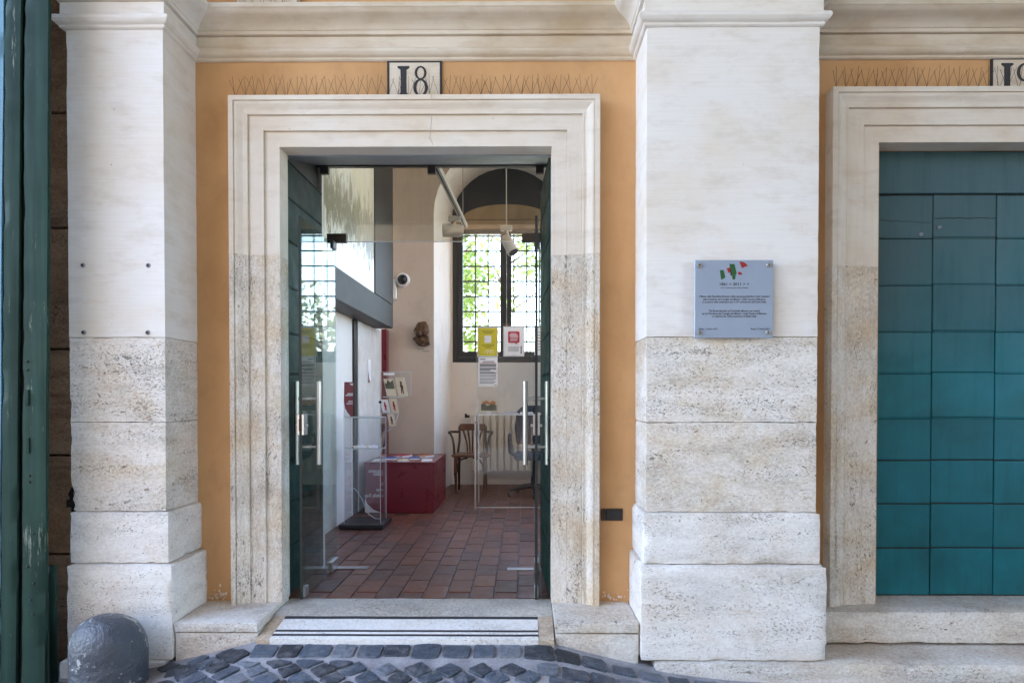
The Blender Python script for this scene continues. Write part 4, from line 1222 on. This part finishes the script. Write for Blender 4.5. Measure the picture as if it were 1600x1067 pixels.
# cut-out bronze style bust on the rear wall
bt = thing('wall_bust', 'small dark bronze relief bust of a bearded man on the rear wall', 'bust', (-1.25, 4.62, 1.95))
def blob(mb, c, r, seg=14, amp=0.1, seed=0):
    vs = []; fs = []
    for i in range(seg // 2 + 1):
        a = math.pi * i / (seg // 2)
        for k in range(seg):
            t = 2 * math.pi * k / seg
            d = Vector((math.sin(a) * math.cos(t), math.sin(a) * math.sin(t), math.cos(a)))
            q = 1 + amp * noise.noise(d * 3 + Vector((seed, 0, 0)))
            vs.append((c[0] + d.x * r[0] * q, c[1] + d.y * r[1] * q, c[2] + d.z * r[2] * q))
    for i in range(seg // 2):
        for k in range(seg): fs.append((i * seg + k, i * seg + (k + 1) % seg, (i + 1) * seg + (k + 1) % seg, (i + 1) * seg + k))
    mb.add(vs, fs, True)
head = MB()
blob(head, (-1.262, 4.60, 2.005), (0.062, 0.045, 0.082), 18, 0.12, 1)
blob(head, (-1.225, 4.60, 2.000), (0.060, 0.045, 0.090), 16, 0.3, 4)      # hair
blob(head, (-1.282, 4.585, 1.945), (0.042, 0.035, 0.045), 14, 0.4, 7)      # beard
blob(head, (-1.318, 4.59, 2.000), (0.016, 0.014, 0.020), 10, 0.1, 2)       # nose
obj('head', head, M['bronze_art'], bt)
tor = MB()
tor.prism_y([(-1.36, 1.885), (-1.30, 1.925), (-1.27, 1.915), (-1.24, 1.93), (-1.17, 1.915), (-1.165, 1.86), (-1.155, 1.815), (-1.22, 1.79), (-1.27, 1.80), (-1.32, 1.84)], 4.585, 4.645)
blob(tor, (-1.245, 4.60, 1.86), (0.085, 0.05, 0.06), 14, 0.3, 3)
obj('shoulders', tor, M['bronze_art'], bt, 0.004)
for (x, z) in ((-1.345, 1.985), (-1.16, 1.985)): obj('wall_pin', MB().tube([(x, 4.65, z), (x, 4.60, z)], 0.010, 8), M['lamp'], bt)
sg = MB()
for k, (x, z) in enumerate(((-1.31, 1.765), (-1.25, 1.735))):
    sg.tube([(x + q * .012, 4.6485, z + 0.008 * math.sin(q * 2.1 + k)) for q in range(8)], 0.0022, 4)
o = tag(obj('signature', sg, M['ink']), 'thin black handwritten signature on the wall below the bust', 'signature')

# ------------------------------------------------------------------ acrylic leaflet column, brochures, maroon chest
ac = thing('acrylic_stand', 'clear acrylic display column on a flat black base', 'display stand', (-1.45, 2.48, 0))
obj('base', MB().box(-1.655, -1.262, 2.27, 2.70, 0.0, 0.042), M['plastic'], ac, 0.006)
A0, A1, B0, B1 = -1.628, -1.300, 2.36, 2.62
for (a, b, c, d) in ((A0, A1, B0, B0 + .006), (A0, A0 + .006, B0 + .006, B1), (A1 - .006, A1, B0 + .006, B1), (A0, A1, B1, B1 + .006)):
    o = obj('panel', MB().box(a, b, c, d, 0.042, 0.996), M['acrylic'], ac)
for z in (0.708, 0.985): obj('shelf', MB().box(A0 + .007, A1 - .007, B0 + .007, B1 - .001, z, z + .006), M['acrylic'], ac)
ed = MB()
for (x, y) in ((A0, B0), (A1, B0), (A1, B1)): ed.box(x - .0025, x + .0025, y - .0025, y + .0025, 0.042, 0.998)
for z in (0.707, 0.993): ed.box(A0, A1, B0 - .0025, B0 + .0025, z, z + .005).box(A1 - .0025, A1 + .0025, B0, B1, z, z + .005)
ed.box(A0, A1, B1, B1 + .005, 0.993, 0.998)
obj('polished_edges', ed, M['acrylic_edge'], ac)
cab = MB().tube([(-1.62, 2.40, 0.36), (-1.54, 2.40, 0.35), (-1.48, 2.41, 0.26), (-1.42, 2.41, 0.12), (-1.36, 2.42, 0.075), (-1.31, 2.42, 0.075)], 0.004, 6)
obj('curved_lip', cab, M['acrylic_edge'], ac)
for k in range(6):
    x = -1.55 + k * 0.035
    lf = MB().add([(x, 2.40, 0.715), (x + .05, 2.40, 0.716), (x + .03, 2.47, 0.716 + .012 + .004 * (k % 2)), (x - .02, 2.47, 0.735 + .006 * (k % 3))], [(0, 1, 2, 3)])
    lf.v += [(v[0], v[1], v[2] + .002) for v in lf.v]
    lf.f += [(7, 6, 5, 4), (0, 4, 5, 1), (1, 5, 6, 2), (2, 6, 7, 3), (3, 7, 4, 0)]; lf.sm += [False] * 5
    tag(obj('folded_leaflet', lf, M['paper' if k % 3 else 'cream_print']), 'one of the small folded leaflets heaped on the acrylic shelf', 'leaflet', 'folded leaflets on the acrylic shelf')
fy = thing('maroon_flyer', 'tall maroon flyer with white corner standing on the acrylic column', 'flyer', (-1.59, 2.40, 1.0))
obj('sheet', MB().add([(-1.640, 2.40, 1.00), (-1.556, 2.40, 1.00), (-1.556, 2.43, 1.315), (-1.640, 2.43, 1.315), (-1.640, 2.403, 1.00), (-1.556, 2.403, 1.00), (-1.556, 2.433, 1.315), (-1.640, 2.433, 1.315)],
    [(0, 1, 2, 3), (7, 6, 5, 4), (0, 4, 5, 1), (1, 5, 6, 2), (2, 6, 7, 3), (3, 7, 4, 0)]), M['maroon_pale'], fy)
obj('white_corner', MB().add([(-1.639, 2.3985, 1.004), (-1.575, 2.3985, 1.004), (-1.605, 2.4015, 1.04), (-1.628, 2.406, 1.08), (-1.639, 2.412, 1.14)], [(0, 1, 2, 3, 4)]), M['paper'], fy)
pl_ = MB()
for (z, w) in ((1.295, .03), (1.285, .02), (1.205, .05), (1.19, .065), (1.135, .04), (1.115, .055)): pl_.box(-1.560 - w, -1.560, 2.398 + (z - 1.0) * .0952, 2.401 + (z - 1.0) * .0952, z, z + .008)
obj('printed_lines', pl_, M['paper'], fy)

ch = thing('maroon_chest', 'low maroon box with white lettering behind the acrylic stand', 'box', (-1.27, 3.7, 0))
obj('body', MB().box(-1.625, -0.922, 3.17, 4.26, 0.004, 0.497), M['maroon'], ch, 0.003)
obj('top', MB().box(-1.628, -0.919, 3.167, 4.263, 0.4985, 0.518), M['maroon'], ch, 0.002)
obj('printed_panel', MB().box(-1.62, -1.405, 3.1672, 3.169, 0.05, 0.49), M['maroon_pale'], ch)
for (s_, z, w) in (('questa memoria', 0.415, 0.15), ('repubblica', 0.385, 0.10), ('la', 0.285, 0.035), ('mme', 0.225, 0.07), ('e della Rep', 0.165, 0.19)):
    lettering(s_, 0.05, -1.435 - w / 2, 3.1662, z, M['paper'], ch, 0, 'CENTER', w, mirror=True)
obj('white_corner', MB().prism_y([(-1.622, 0.008), (-1.46, 0.008), (-1.54, 0.04), (-1.60, 0.10), (-1.622, 0.16)], 3.1655, 3.1668), M['paper'], ch)
obj('strap', MB().tube([(-0.917, 3.36, 0.515), (-0.915, 3.42, 0.48), (-0.915, 3.50, 0.42)], 0.004, 5), M['lamp'], ch)
cl = [('red_print', 'red'), ('blue_print', 'blue'), ('paper', 'white'), ('orange_print', 'orange'), ('red_print', 'dark red'), ('blue_print', 'deep blue'), ('cream_print', 'cream')]
lb = ['flat white brochure on the box nearest the acrylic stand', 'blue brochure lying second from the left end of the box', 'red brochure in the middle of the maroon box', 'pale brochure with cream cover under the red one on the box',
      'blue striped brochure right of the red one on the box', 'orange brochure at the rear right of the maroon box', 'white brochure hanging at the right front edge of the box']
cm = ['paper', 'blue_print', 'red_print', 'cream_print', 'blue_print', 'orange_print', 'paper']
for k in range(7):
    x = -1.50 + k * 0.082; y = 3.29 + 0.235 * (k % 3)
    a = random.uniform(-0.5, 0.3)
    c, s_ = math.cos(a), math.sin(a)
    pl4 = [(x + c * u - s_ * v, y + s_ * u + c * v) for u, v in ((-.055, -.1), (.055, -.1), (.055, .1), (-.055, .1))]
    t = thing('brochure', lb[k], 'brochure', (x, y, 0.52), 'brochures lying on the maroon box')
    z = 0.5195; hh = 0.010 + 0.005 * (k % 3)
    obj('pages', MB().prism_z(pl4, z, z + hh), M['paper'], t)
    obj('cover', MB().prism_z(pl4, z + hh + .0002, z + hh + 0.003, 0.0), M[cm[k]], t)

# acrylic postcard rack on the rear wall
rk = thing('postcard_rack', 'clear acrylic wall rack holding tilted postcards above the maroon box', 'card rack', (-1.5, 4.5, 1.2))
obj('back_sheet', MB().box(-1.75 + .04, -1.335, 4.33, 4.336, 1.18, 1.475), M['acrylic'], rk)
obj('curved_sheet', MB().prism_y([(-1.70, 1.18), (-1.49, 1.18), (-1.49, 0.98), (-1.52, 0.88), (-1.58, 0.80), (-1.66, 0.77), (-1.70, 0.77)], 4.33, 4.336), M['acrylic'], rk)
e = MB().box(-1.712, -1.333, 4.326, 4.33, 1.472, 1.476).box(-1.337, -1.333, 4.326, 4.33, 1.20, 1.476).box(-1.712, -1.708, 4.326, 4.33, 0.77, 1.476)
e.tube([(-1.487, 4.327, 1.02), (-1.49, 4.327, 0.97), (-1.52, 4.327, 0.88), (-1.58, 4.327, 0.80), (-1.62, 4.327, 0.78)], 0.005, 6)
e.box(-1.66, -1.40, 4.28, 4.285, 1.175, 1.183).box(-1.70, -1.49, 4.28, 4.285, 0.985, 0.993)
obj('polished_edges', e, M['acrylic_edge'], rk)
obj('top_label', MB().box(-1.66, -1.53, 4.322, 4.326, 1.435, 1.462), M['paper'], rk)
def postcard(label, x, z, w, h, m, fig):
    t = thing('postcard', label, 'postcard', (x, 4.3, z), 'postcards in the acrylic rack')
    sh = 0.10
    def at(u, v): return (x + u - sh * (v / h - .5) * h * 2.0, z + v)
    obj('card', MB().prism_y([at(0, 0), at(w, 0), at(w, h), at(0, h)], 4.296, 4.299), M[m], t)
    f = MB()
    if fig:
        q = [at(w * .5, h * .8), at(w * .62, h * .74), at(w * .58, h * .62), at(w * .68, h * .5), at(w * .6, h * .38), at(w * .64, h * .12), at(w * .54, h * .12), at(w * .5, h * .34), at(w * .42, h * .12), at(w * .34, h * .13), at(w * .4, h * .42), at(w * .33, h * .55), at(w * .42, h * .64), at(w * .38, h * .75)]
        f.prism_y(q, 4.2945, 4.2962)
        obj('printed_figure', f, M['bronze_art' if fig == 1 else 'flag_red'], t)
    else:
        f.prism_y([at(w * .05, h * .42), at(w * .95, h * .42), at(w * .95, h * .95), at(w * .6, h * .8), at(w * .4, h * .97), at(w * .2, h * .7), at(w * .05, h * .8)], 4.2945, 4.2962)
        obj('printed_landscape', f, M['green_print'], t)
postcard('dark landscape postcard at the upper left of the acrylic rack', -1.635, 1.19, 0.115, 0.20, 'cream_print', 0)
postcard('cream postcard with a standing brown figure at the upper right of the rack', -1.50, 1.19, 0.115, 0.22, 'cream_print', 1)
postcard('pale postcard with red marks at the left of the lower row of the rack', -1.68, 1.00, 0.09, 0.15, 'paper', 2)
postcard('cream postcard with a small dark red figure in the lower row of the rack', -1.575, 1.00, 0.085, 0.16, 'cream_print', 2)
postcard('bottom cream postcard with a dark figure inside the curved edge of the rack', -1.60, 0.84, 0.08, 0.14, 'cream_print', 1)

# ------------------------------------------------------------------ bentwood chair
cx0, cy0 = -0.665, 4.80
wc = thing('wooden_armchair', 'brown bentwood armchair with slatted back near the window', 'chair', (cx0, cy0, 0))
def cpt(x, y, z): return (cx0 + x, cy0 + y, z)
seat = [(-.215, -.20), (.215, -.20), (.235, -.12), (.20, .20), (.12, .235), (-.12, .235), (-.20, .20), (-.235, -.12)]
obj('seat', MB().prism_z([(cx0 + a, cy0 + b) for a, b in seat], 0.445, 0.478), M['wood'], wc, 0.008, 2)
for s_ in (-1, 1):
    obj('front_leg', MB().tube([cpt(.175 * s_, -.165, .445), cpt(.18 * s_, -.175, .25), cpt(.165 * s_, -.185, 0)], [.024, .020, .013], 10), M['wood'], wc)
    obj('rear_leg', MB().tube([cpt(.165 * s_, .19, .46), cpt(.17 * s_, .20, .25), cpt(.175 * s_, .235, 0)], [.020, .018, .013], 10), M['wood_dark'], wc)
    obj('back_post', MB().tube([cpt(.185 * s_, .18, .47), cpt(.165 * s_, .215, .62), cpt(.165 * s_, .245, .80)], [.016, .015, .014], 10), M['wood_dark'], wc)
    obj('arm', MB().tube([cpt(.16 * s_, .225, .735), cpt(.235 * s_, .12, .742), cpt(.262 * s_, -.02, .745), cpt(.262 * s_, -.12, .742)], [.015, .017, .019, .016], 10), M['wood_dark'], wc)
    obj('arm_support', MB().tube([cpt(.255 * s_, -.08, .735), cpt(.225 * s_, -.09, .68), cpt(.205 * s_, -.10, .58), cpt(.20 * s_, -.10, .47)], [.013, .013, .014, .015], 10), M['wood_dark'], wc)
    obj('brace', MB().tube([cpt(.165 * s_, -.17, .26), cpt(.15 * s_, -.17, .36), cpt(.11 * s_, -.17, .42), cpt(.03 * s_, -.17, .44)], .011, 8), M['wood_dark'], wc)
for k in range(5):
    u = (k - 2)
    obj('back_slat', MB().tube([cpt(.030 * u, .19, .475), cpt(.036 * u, .215, .60), cpt(.062 * u, .245, .765)], [.010, .010, .014], 8), M['wood'], wc)
cr = MB().prism_y([(cx0 + a, z) for a, z in ((-.185, .745), (-.06, .755), (.06, .755), (.185, .745), (.182, .80), (.155, .838), (-.155, .838), (-.182, .80))], cy0 + .235, cy0 + .262)
obj('crest_rail', cr, M['wood'], wc, 0.006, 2)

# radiator
rd = thing('radiator', 'cream column radiator under the back window', 'radiator', (-0.2, 5.5, 0.18))
for k in range(13):
    x = -0.735 + k * 0.092
    obj('column', MB().box(x + .007, x + .083, 5.46, 5.56, 0.19, 0.945), M['radiator'], rd, 0.014, 2)
obj('header', MB().box(-0.74, 0.46, 5.49, 5.53, 0.905, 0.935), M['radiator'], rd)
obj('valve', MB().tube([(-0.735, 5.51, 0.92), (-0.80, 5.51, 0.92)], 0.018, 10).tube([(-0.79, 5.51, 0.90), (-0.79, 5.51, 0.955)], 0.016, 8), M['black'], rd)
for x in (-0.6, 0.3): obj('foot', MB().box(x, x + .04, 5.49, 5.53, 0.0, 0.19), M['radiator'], rd)
# cream skirting
obj('skirting', MB().box(-0.99, 0.50, 5.575, 5.599, -0.01, 0.06), M['inner_white'], rm)

# reception desk of clear acrylic
dk = thing('reception_desk', 'clear acrylic reception desk with a bright metal edge post', 'desk', (-0.2, 3.6, 0))
obj('front_panel', MB().box(-0.505, 0.85, 3.40, 3.408, 0.03, 0.985), M['acrylic'], dk)
obj('top', MB().box(-0.515, 0.90, 3.39, 3.95, 0.990, 1.002), M['acrylic'], dk)
obj('post', MB().box(-0.526, -0.508, 3.392, 3.412, 0.0, 0.988), M['steel'], dk, 0.002)
obj('bottom_edge', MB().box(-0.505, 0.85, 3.398, 3.410, 0.022, 0.029), M['acrylic_edge'], dk)
obj('top_edge', MB().box(-0.515, 0.90, 3.3835, 3.3885, 0.989, 1.003), M['acrylic_edge'], dk)
obj('side_panel', MB().box(0.86, 0.87, 3.412, 3.95, 0.0, 0.988), M['acrylic'], dk)
obj('rear_post', MB().box(-0.526, -0.508, 3.92, 3.94, 0.0, 0.988), M['steel'], dk, 0.002)
obj('clip', MB().tube([(-0.53, 3.388, 0.92), (-0.495, 3.388, 0.92)], 0.012, 8).tube([(-0.517, 3.385, 0.86), (-0.517, 3.385, 0.76)], 0.006, 6), M['steel'], dk)
sn = thing('plexiglass_screen', 'clear screen standing on the desk and holding the three posters', 'screen', (0, 3.45, 1.0))
obj('pane', MB().box(-0.500, 0.75, 3.440, 3.446, 1.003, 1.95), M['acrylic'], sn)
obj('polished_edge', MB().box(-0.5035, -0.5005, 3.439, 3.447, 1.003, 1.95), M['acrylic_edge'], sn)
for x in (-0.4, 0.6): obj('foot', MB().box(x, x + .05, 3.43, 3.456, 1.0025, 1.03), M['acrylic_edge'], sn)
def poster(name, label, x0, x1, z0, z1, m, border=True):
    t = thing(name, label, 'poster', ((x0 + x1) / 2, 3.43, z0))
    if border: obj('sleeve', MB().box(x0 - .010, x1 + .010, 3.436, 3.4385, z0 - .012, z1 + .012), M['acrylic_edge'], t)
    obj('sheet', MB().box(x0, x1, 3.433, 3.4355, z0, z1), M[m], t)
    return t
def strips(t, rows_, m, y=3.4322, name='printed_lines'):
    mb = MB()
    for (a, b, z, h) in rows_: mb.box(a, b, y, y + .002, z, z + h)
    obj(name, mb, M[m], t)
p1 = poster('yellow_poster', 'yellow poster on the clear screen in front of the window', -0.487, -0.290, 1.610, 1.900, 'yellow')
obj('white_patch', MB().box(-0.422, -0.352, 3.4318, 3.4328, 1.745, 1.820), M['paper'], p1)
strips(p1, [(-.45, -.32, 1.862, .006), (-.43, -.34, 1.845, .005), (-.45, -.325, 1.715, .006), (-.42, -.35, 1.695, .005)], 'ink')
hp = MB()
for k in range(3): hp.tube([(-.42 + k * .03, 3.432, 1.64), (-.41 + k * .03, 3.432, 1.665), (-.395 + k * .03, 3.432, 1.67), (-.385 + k * .03, 3.432, 1.65), (-.40 + k * .03, 3.432, 1.632)], 0.002, 4)
obj('drawing', hp, M['paper'], p1)
p2 = poster('notice_sheet', 'white notice of dense black text below the yellow poster', -0.487, -0.285, 1.290, 1.595, 'paper', False)
rr = [(-.47, -.41, 1.572, .007), (-.44, -.32, 1.548, .005)]
z = 1.525
for k in range(15):
    rr.append((-.472, -.30 - random.choice((0, 0, 0.02, .06)), z, .009 if k in (1, 2, 4, 5, 7) else .005)); z -= .0145
strips(p2, rr, 'ink')
strips(p2, [(-.44, -.31, 1.537, .005)], 'red_print')
strips(p2, [(-.315, -.295, 1.30, .006)], 'ink')
p3 = poster('speech_poster', 'white poster with a red speech bubble on the clear screen', -0.215, -0.015, 1.615, 1.905, 'paper')
bub = [(-.165, 1.745), (-.175, 1.755), (-.175, 1.855), (-.165, 1.865), (-.065, 1.865), (-.055, 1.855), (-.055, 1.755), (-.065, 1.745), (-.085, 1.743), (-.075, 1.725), (-.105, 1.743)]
obj('speech_bubble', MB().prism_y(bub, 3.4315, 3.4328), M['red_print'], p3)
strips(p3, [(-.15, -.09, 1.840, .006), (-.16, -.075, 1.822, .009), (-.155, -.07, 1.804, .009), (-.15, -.075, 1.785, .006), (-.155, -.08, 1.767, .006)], 'paper', 3.4305)
strips(p3, [(-.175, -.06, 1.70 - k * .011, .005) for k in range(5)], 'grey_print')
strips(p3, [(-.045, -.030, 1.63 + k * .014, .010) for k in range(6)], 'ink')
p4 = poster('side_notice', 'narrow white notice at the right edge of the screen behind the door glass', 0.10, 0.24, 1.615, 1.905, 'paper', False)
strips(p4, [(.115, .22, 1.85 - k * .03, .008) for k in range(7)], 'grey_print')
pcs = thing('postcard_holder', 'small holder with a landscape card standing on the clear desk', 'card holder', (-0.37, 3.55, 1.0))
obj('holder', MB().box(-0.492, -0.285, 3.54, 3.546, 1.004, 1.165), M['acrylic'], pcs)
obj('card', MB().box(-0.470, -0.295, 3.534, 3.5375, 1.03, 1.150), M['cream_print'], pcs)
obj('printed_landscape', MB().prism_y([(-0.465, 1.035), (-0.30, 1.035), (-0.30, 1.09), (-0.35, 1.105), (-0.40, 1.085), (-0.43, 1.11), (-0.465, 1.10)], 3.531, 3.5335), M['green_print'], pcs)
obj('printed_houses', MB().prism_y([(-0.45, 1.105), (-0.31, 1.095), (-0.31, 1.125), (-0.34, 1.14), (-0.37, 1.12), (-0.41, 1.142), (-0.45, 1.125)], 3.5315, 3.5335), M['orange_print'], pcs)
for (nm, lab, x, m) in (('booklet', 'blue booklet lying flat on the clear desk', -0.22, 'blue_print'), ('booklet', 'white booklet lying flat on the desk near the door handle', -0.05, 'paper'), ('booklet', 'orange booklet lying flat at the far end of the desk', 0.13, 'orange_print')):
    t = thing(nm, lab, 'booklet', (x, 3.6, 1.0))
    obj('pages', MB().box(x, x + .14, 3.55, 3.75, 1.003, 1.010), M['paper'], t)
    obj('cover', MB().box(x, x + .14, 3.55, 3.75, 1.0102, 1.013), M[m], t)

# office chair
oc = thing('office_chair', 'dark navy office chair on castors behind the clear desk', 'office chair', (0.08, 4.4, 0))
ox, oy = 0.10, 4.45
obj('backrest', MB().prism_y([(ox - .20, .60), (ox + .20, .60), (ox + .225, .80), (ox + .20, 1.0), (ox + .12, 1.075), (ox - .12, 1.075), (ox - .20, 1.0), (ox - .225, .80)], oy + .20, oy + .27), M['fabric'], oc, 0.025, 3)
obj('seat', MB().prism_z([(ox - .22, oy - .22), (ox + .22, oy - .22), (ox + .23, oy), (ox + .20, oy + .22), (ox - .20, oy + .22), (ox - .23, oy)], .44, .52), M['fabric'], oc, 0.025, 3)
obj('back_bracket', MB().tube([(ox, oy + .10, .43), (ox, oy + .28, .45), (ox, oy + .29, .70)], .02, 8), M['plastic'], oc)
for s_ in (-1, 1):
    obj('armrest', MB().tube([(ox + .20 * s_, oy, .47), (ox + .275 * s_, oy - .02, .52), (ox + .285 * s_, oy - .10, .66), (ox + .28 * s_, oy - .12, .72), (ox + .28 * s_, oy + .14, .73), (ox + .275 * s_, oy + .14, .62), (ox + .24 * s_, oy + .06, .50)], .020, 8), M['plastic'], oc)
obj('column', MB().tube([(ox, oy, .10), (ox, oy, .44)], [.03, .025], 10), M['plastic'], oc)
for k in range(5):
    a = R(200 + 72 * k); c, s_ = math.cos(a), math.sin(a)
    lg = obj('base_leg', MB().tube([(ox, oy, .125), (ox + .17 * c, oy + .17 * s_, .105), (ox + .30 * c, oy + .30 * s_, .075)], [.03, .024, .018], 8), M['plastic'], oc)
    sub_put('castor', MB().lathe([(.012, -.02), (.027, -.016), (.027, .016), (.012, .02)], (ox + .30 * c, oy + .30 * s_, .028), 12, axis='X'), M['plastic'], lg)

# ceiling track and spotlights
tk = thing('light_track', 'slim grey lighting track running towards the window', 'light track', (-0.67, 2.6, 3.0))
obj('rail', MB().add([(-0.70, 1.2, 2.91), (-0.655, 1.2, 2.91), (-0.640, 3.95, 3.065), (-0.685, 3.95, 3.065), (-0.70, 1.2, 2.955), (-0.655, 1.2, 2.955), (-0.640, 3.95, 3.11), (-0.685, 3.95, 3.11)],
    [(0, 1, 2, 3), (4, 7, 6, 5), (0, 4, 5, 1), (1, 5, 6, 2), (2, 6, 7, 3), (3, 7, 4, 0)]), M['lamp'], tk)
obj('slot', MB().add([(-0.684, 1.21, 2.9075), (-0.671, 1.21, 2.9075), (-0.656, 3.94, 3.0625), (-0.669, 3.94, 3.0625)], [(0, 1, 2, 3)]), M['black'], tk)
for y in (1.5, 3.7):
    zt = 2.95 + (y - 1.2) * .0564
    obj('hanger', MB().tube([(-0.67, y, zt), (-0.67, y, 4.6)], 0.004, 5), M['lamp'], tk)
def spot(label, top, body, d, h=0.2, r=0.062):
    t = thing('spotlight', label, 'spotlight', top, 'spotlights in the entrance room')
    top = Vector(top); body = Vector(body); d = Vector(d).normalized()
    obj('adapter', MB().box(top.x - .06, top.x + .06, top.y - .03, top.y + .03, top.z - .05, top.z), M['lamp'], t, 0.004)
    obj('yoke', MB().tube([top - Vector((0, 0, .05)), body + Vector((0, 0, .02))], 0.018, 8), M['lamp'], t)
    q = [body - d * h * .5, body - d * h * .25, body + d * h * .3, body + d * h * .5]
    obj('body', MB().tube(q, [r * .75, r * .95, r, r * 1.02], 18), M['lamp'], t)
    obj('lens', MB().tube([body + d * h * .501, body + d * h * .515], r * .86, 18), M['black'], t)
    return t
spot('grey spotlight on the track, pointing left at the picture', (-0.722, 3.3, 3.03), (-0.735, 3.3, 2.885), (-1, -0.15, -0.02), 0.21, 0.066)
tk2 = spot('grey spotlight hanging in front of the window mullion', (-0.19, 3.3, 2.93), (-0.16, 3.3, 2.74), (0.42, -0.3, -0.80), 0.20, 0.06)
obj('drop_rod', MB().tube([(-0.19, 3.3, 2.93), (-0.19, 3.3, 4.6)], 0.006, 6), M['lamp'], tk2)

# ------------------------------------------------------------------ outdoors behind the window
back = MB().box(-40, 40, 6.11, 90, -0.6, -0.3)
structure(obj('garden_ground', back, M['gravel']))  # pale gravel put on unseen ground to bounce light up into the niche
structure(obj('bounce_yard', MB().box(2.21, 40, 0.63, 6.105, -0.6, -0.31), M['gravel']))  # unseen ground added to bounce warm light through the side opening
def tree(label, x, y, h, r, n, m, seed):
    random.seed(seed)
    t = thing('garden_tree', label, 'tree', (x, y, -0.3))
    obj('trunk', MB().tube([(x, y, -0.4), (x + .1, y, h * .3), (x - .05, y + .1, h * .55), (x + .1, y, h * .85)], [.16, .13, .09, .04], 9), M['bark'], t)
    br = MB()
    for k in range(7):
        a = random.uniform(0, 6.28); z = h * random.uniform(.3, .7); q = random.uniform(.6, .95) * r
        br.tube([(x, y, z), (x + q * .5 * math.cos(a), y + q * .5 * math.sin(a), z + .35), (x + q * math.cos(a), y + q * math.sin(a), z + random.uniform(.4, .9))], [.05, .03, .012], 6)
    obj('branches', br, M['bark'], t)
    cl_ = []
    for k in range(34):
        d = Vector((random.gauss(0, 1), random.gauss(0, 1), random.gauss(0, .8))); d = d.normalized() * random.uniform(.35, 1.0)
        cl_.append((x + d.x * r, y + d.y * r, h * .68 + d.z * h * .36))
    mb = MB()
    for k in range(n):
        c = random.choice(cl_); s_ = random.uniform(.05, .10)
        p = Vector(c) + Vector((random.gauss(0, .20), random.gauss(0, .20), random.gauss(0, .17)))
        u = Vector((random.gauss(0, 1), random.gauss(0, 1), random.gauss(0, 1))).normalized(); v = u.orthogonal().normalized()
        v = (v + u.cross(v) * random.uniform(-1, 1)).normalized()
        mb.add([p - u * s_, p + v * s_ * .5, p + u * s_, p - v * s_ * .5], [(0, 1, 2, 3)])
    me = mb.mesh('crown', fix=False)
    link('crown', me, M[m], t)
tree('bright green leafy tree beyond the left half of the window', -1.85, 9.6, 4.9, 1.05, 5200, 'leaf', 11)
tree('tall green tree farther off behind the window mullion', -0.6, 19, 8.6, 1.6, 2200, 'leaf', 12)
tree('thin olive coloured tree beyond the right half of the window', 1.5, 11.6, 3.6, 1.3, 900, 'leaf_olive', 13)
random.seed(5)
gw = thing('garden_wall', 'pale sunlit garden wall far beyond the window', 'wall', (0, 26, -0.3))
obj('masonry', MB().box(-12, 12, 26, 26.4, -0.4, 1.5), M['inner_white'], gw)
obj('coping', MB().box(-12, 12, 25.95, 26.45, 1.501, 1.6), M['stone'], gw)

# ------------------------------------------------------------------ the opposite side of the passage (seen only in reflections)
ow = thing('opposite_wall', 'cream wall with a white stone arch across the passage', 'wall', (0, -9, -0.3))
aw = [(-0.2 - 2.0 * math.cos(math.pi * k / 20), 3.2 + 2.0 * math.sin(math.pi * k / 20)) for k in range(21)]
mb = MB()
mb.box(-12, -2.2, -9.6, -9.0, -0.4, 6.2).box(1.8, 12, -9.6, -9.0, -0.4, 6.2)
vs = [(x, -9.0, z) for x, z in aw] + [(x, -9.0, 6.2) for x, z in aw]
mb.add(vs, [(i, i + 1, 21 + i + 1, 21 + i) for i in range(20)])
obj('plaster', mb, M['cream_wall'], ow)
for k in range(20):
    a0, a1 = math.pi * k / 20 + .006, math.pi * (k + 1) / 20 - .006
    q = [(-0.2 - r_ * math.cos(a), 3.2 + r_ * math.sin(a)) for r_, a in ((2.0, a0), (2.55, a0), (2.55, a1), (2.0, a1))]
    obj('arch_stone', MB().prism_y(q, -9.05, -8.92), M['white_c'], ow)
obj('recess', MB().box(-2.3, 1.9, -10.2, -10.1, -0.4, 6.2), M['stone_shade'], ow)
vt = thing('passage_vault', 'pale plastered ceiling over the gate passage', 'ceiling', (2, -4.5, 5.6))
obj('slab', MB().box(-3.3, 8.0, -9.6, -0.001, 5.6, 5.9), M['vault'], vt)
obj('added_end_wall', MB().box(7.6, 8.0, -3.2, -0.002, -0.4, 5.599), M['cream_wall'], vt)  # unseen wall added to cut the grazing light from the right
gwl = thing('added_outer_wall', 'plain cream wall added beyond the green gate to block the sun', 'wall', (-6, 0.5, -0.3))
obj('plaster', MB().box(-9.0, -3.101, 0.1, 0.9, -0.4, 6.2), M['cream_wall'], gwl)  # unseen, added to keep direct sun off the ground near the doorway
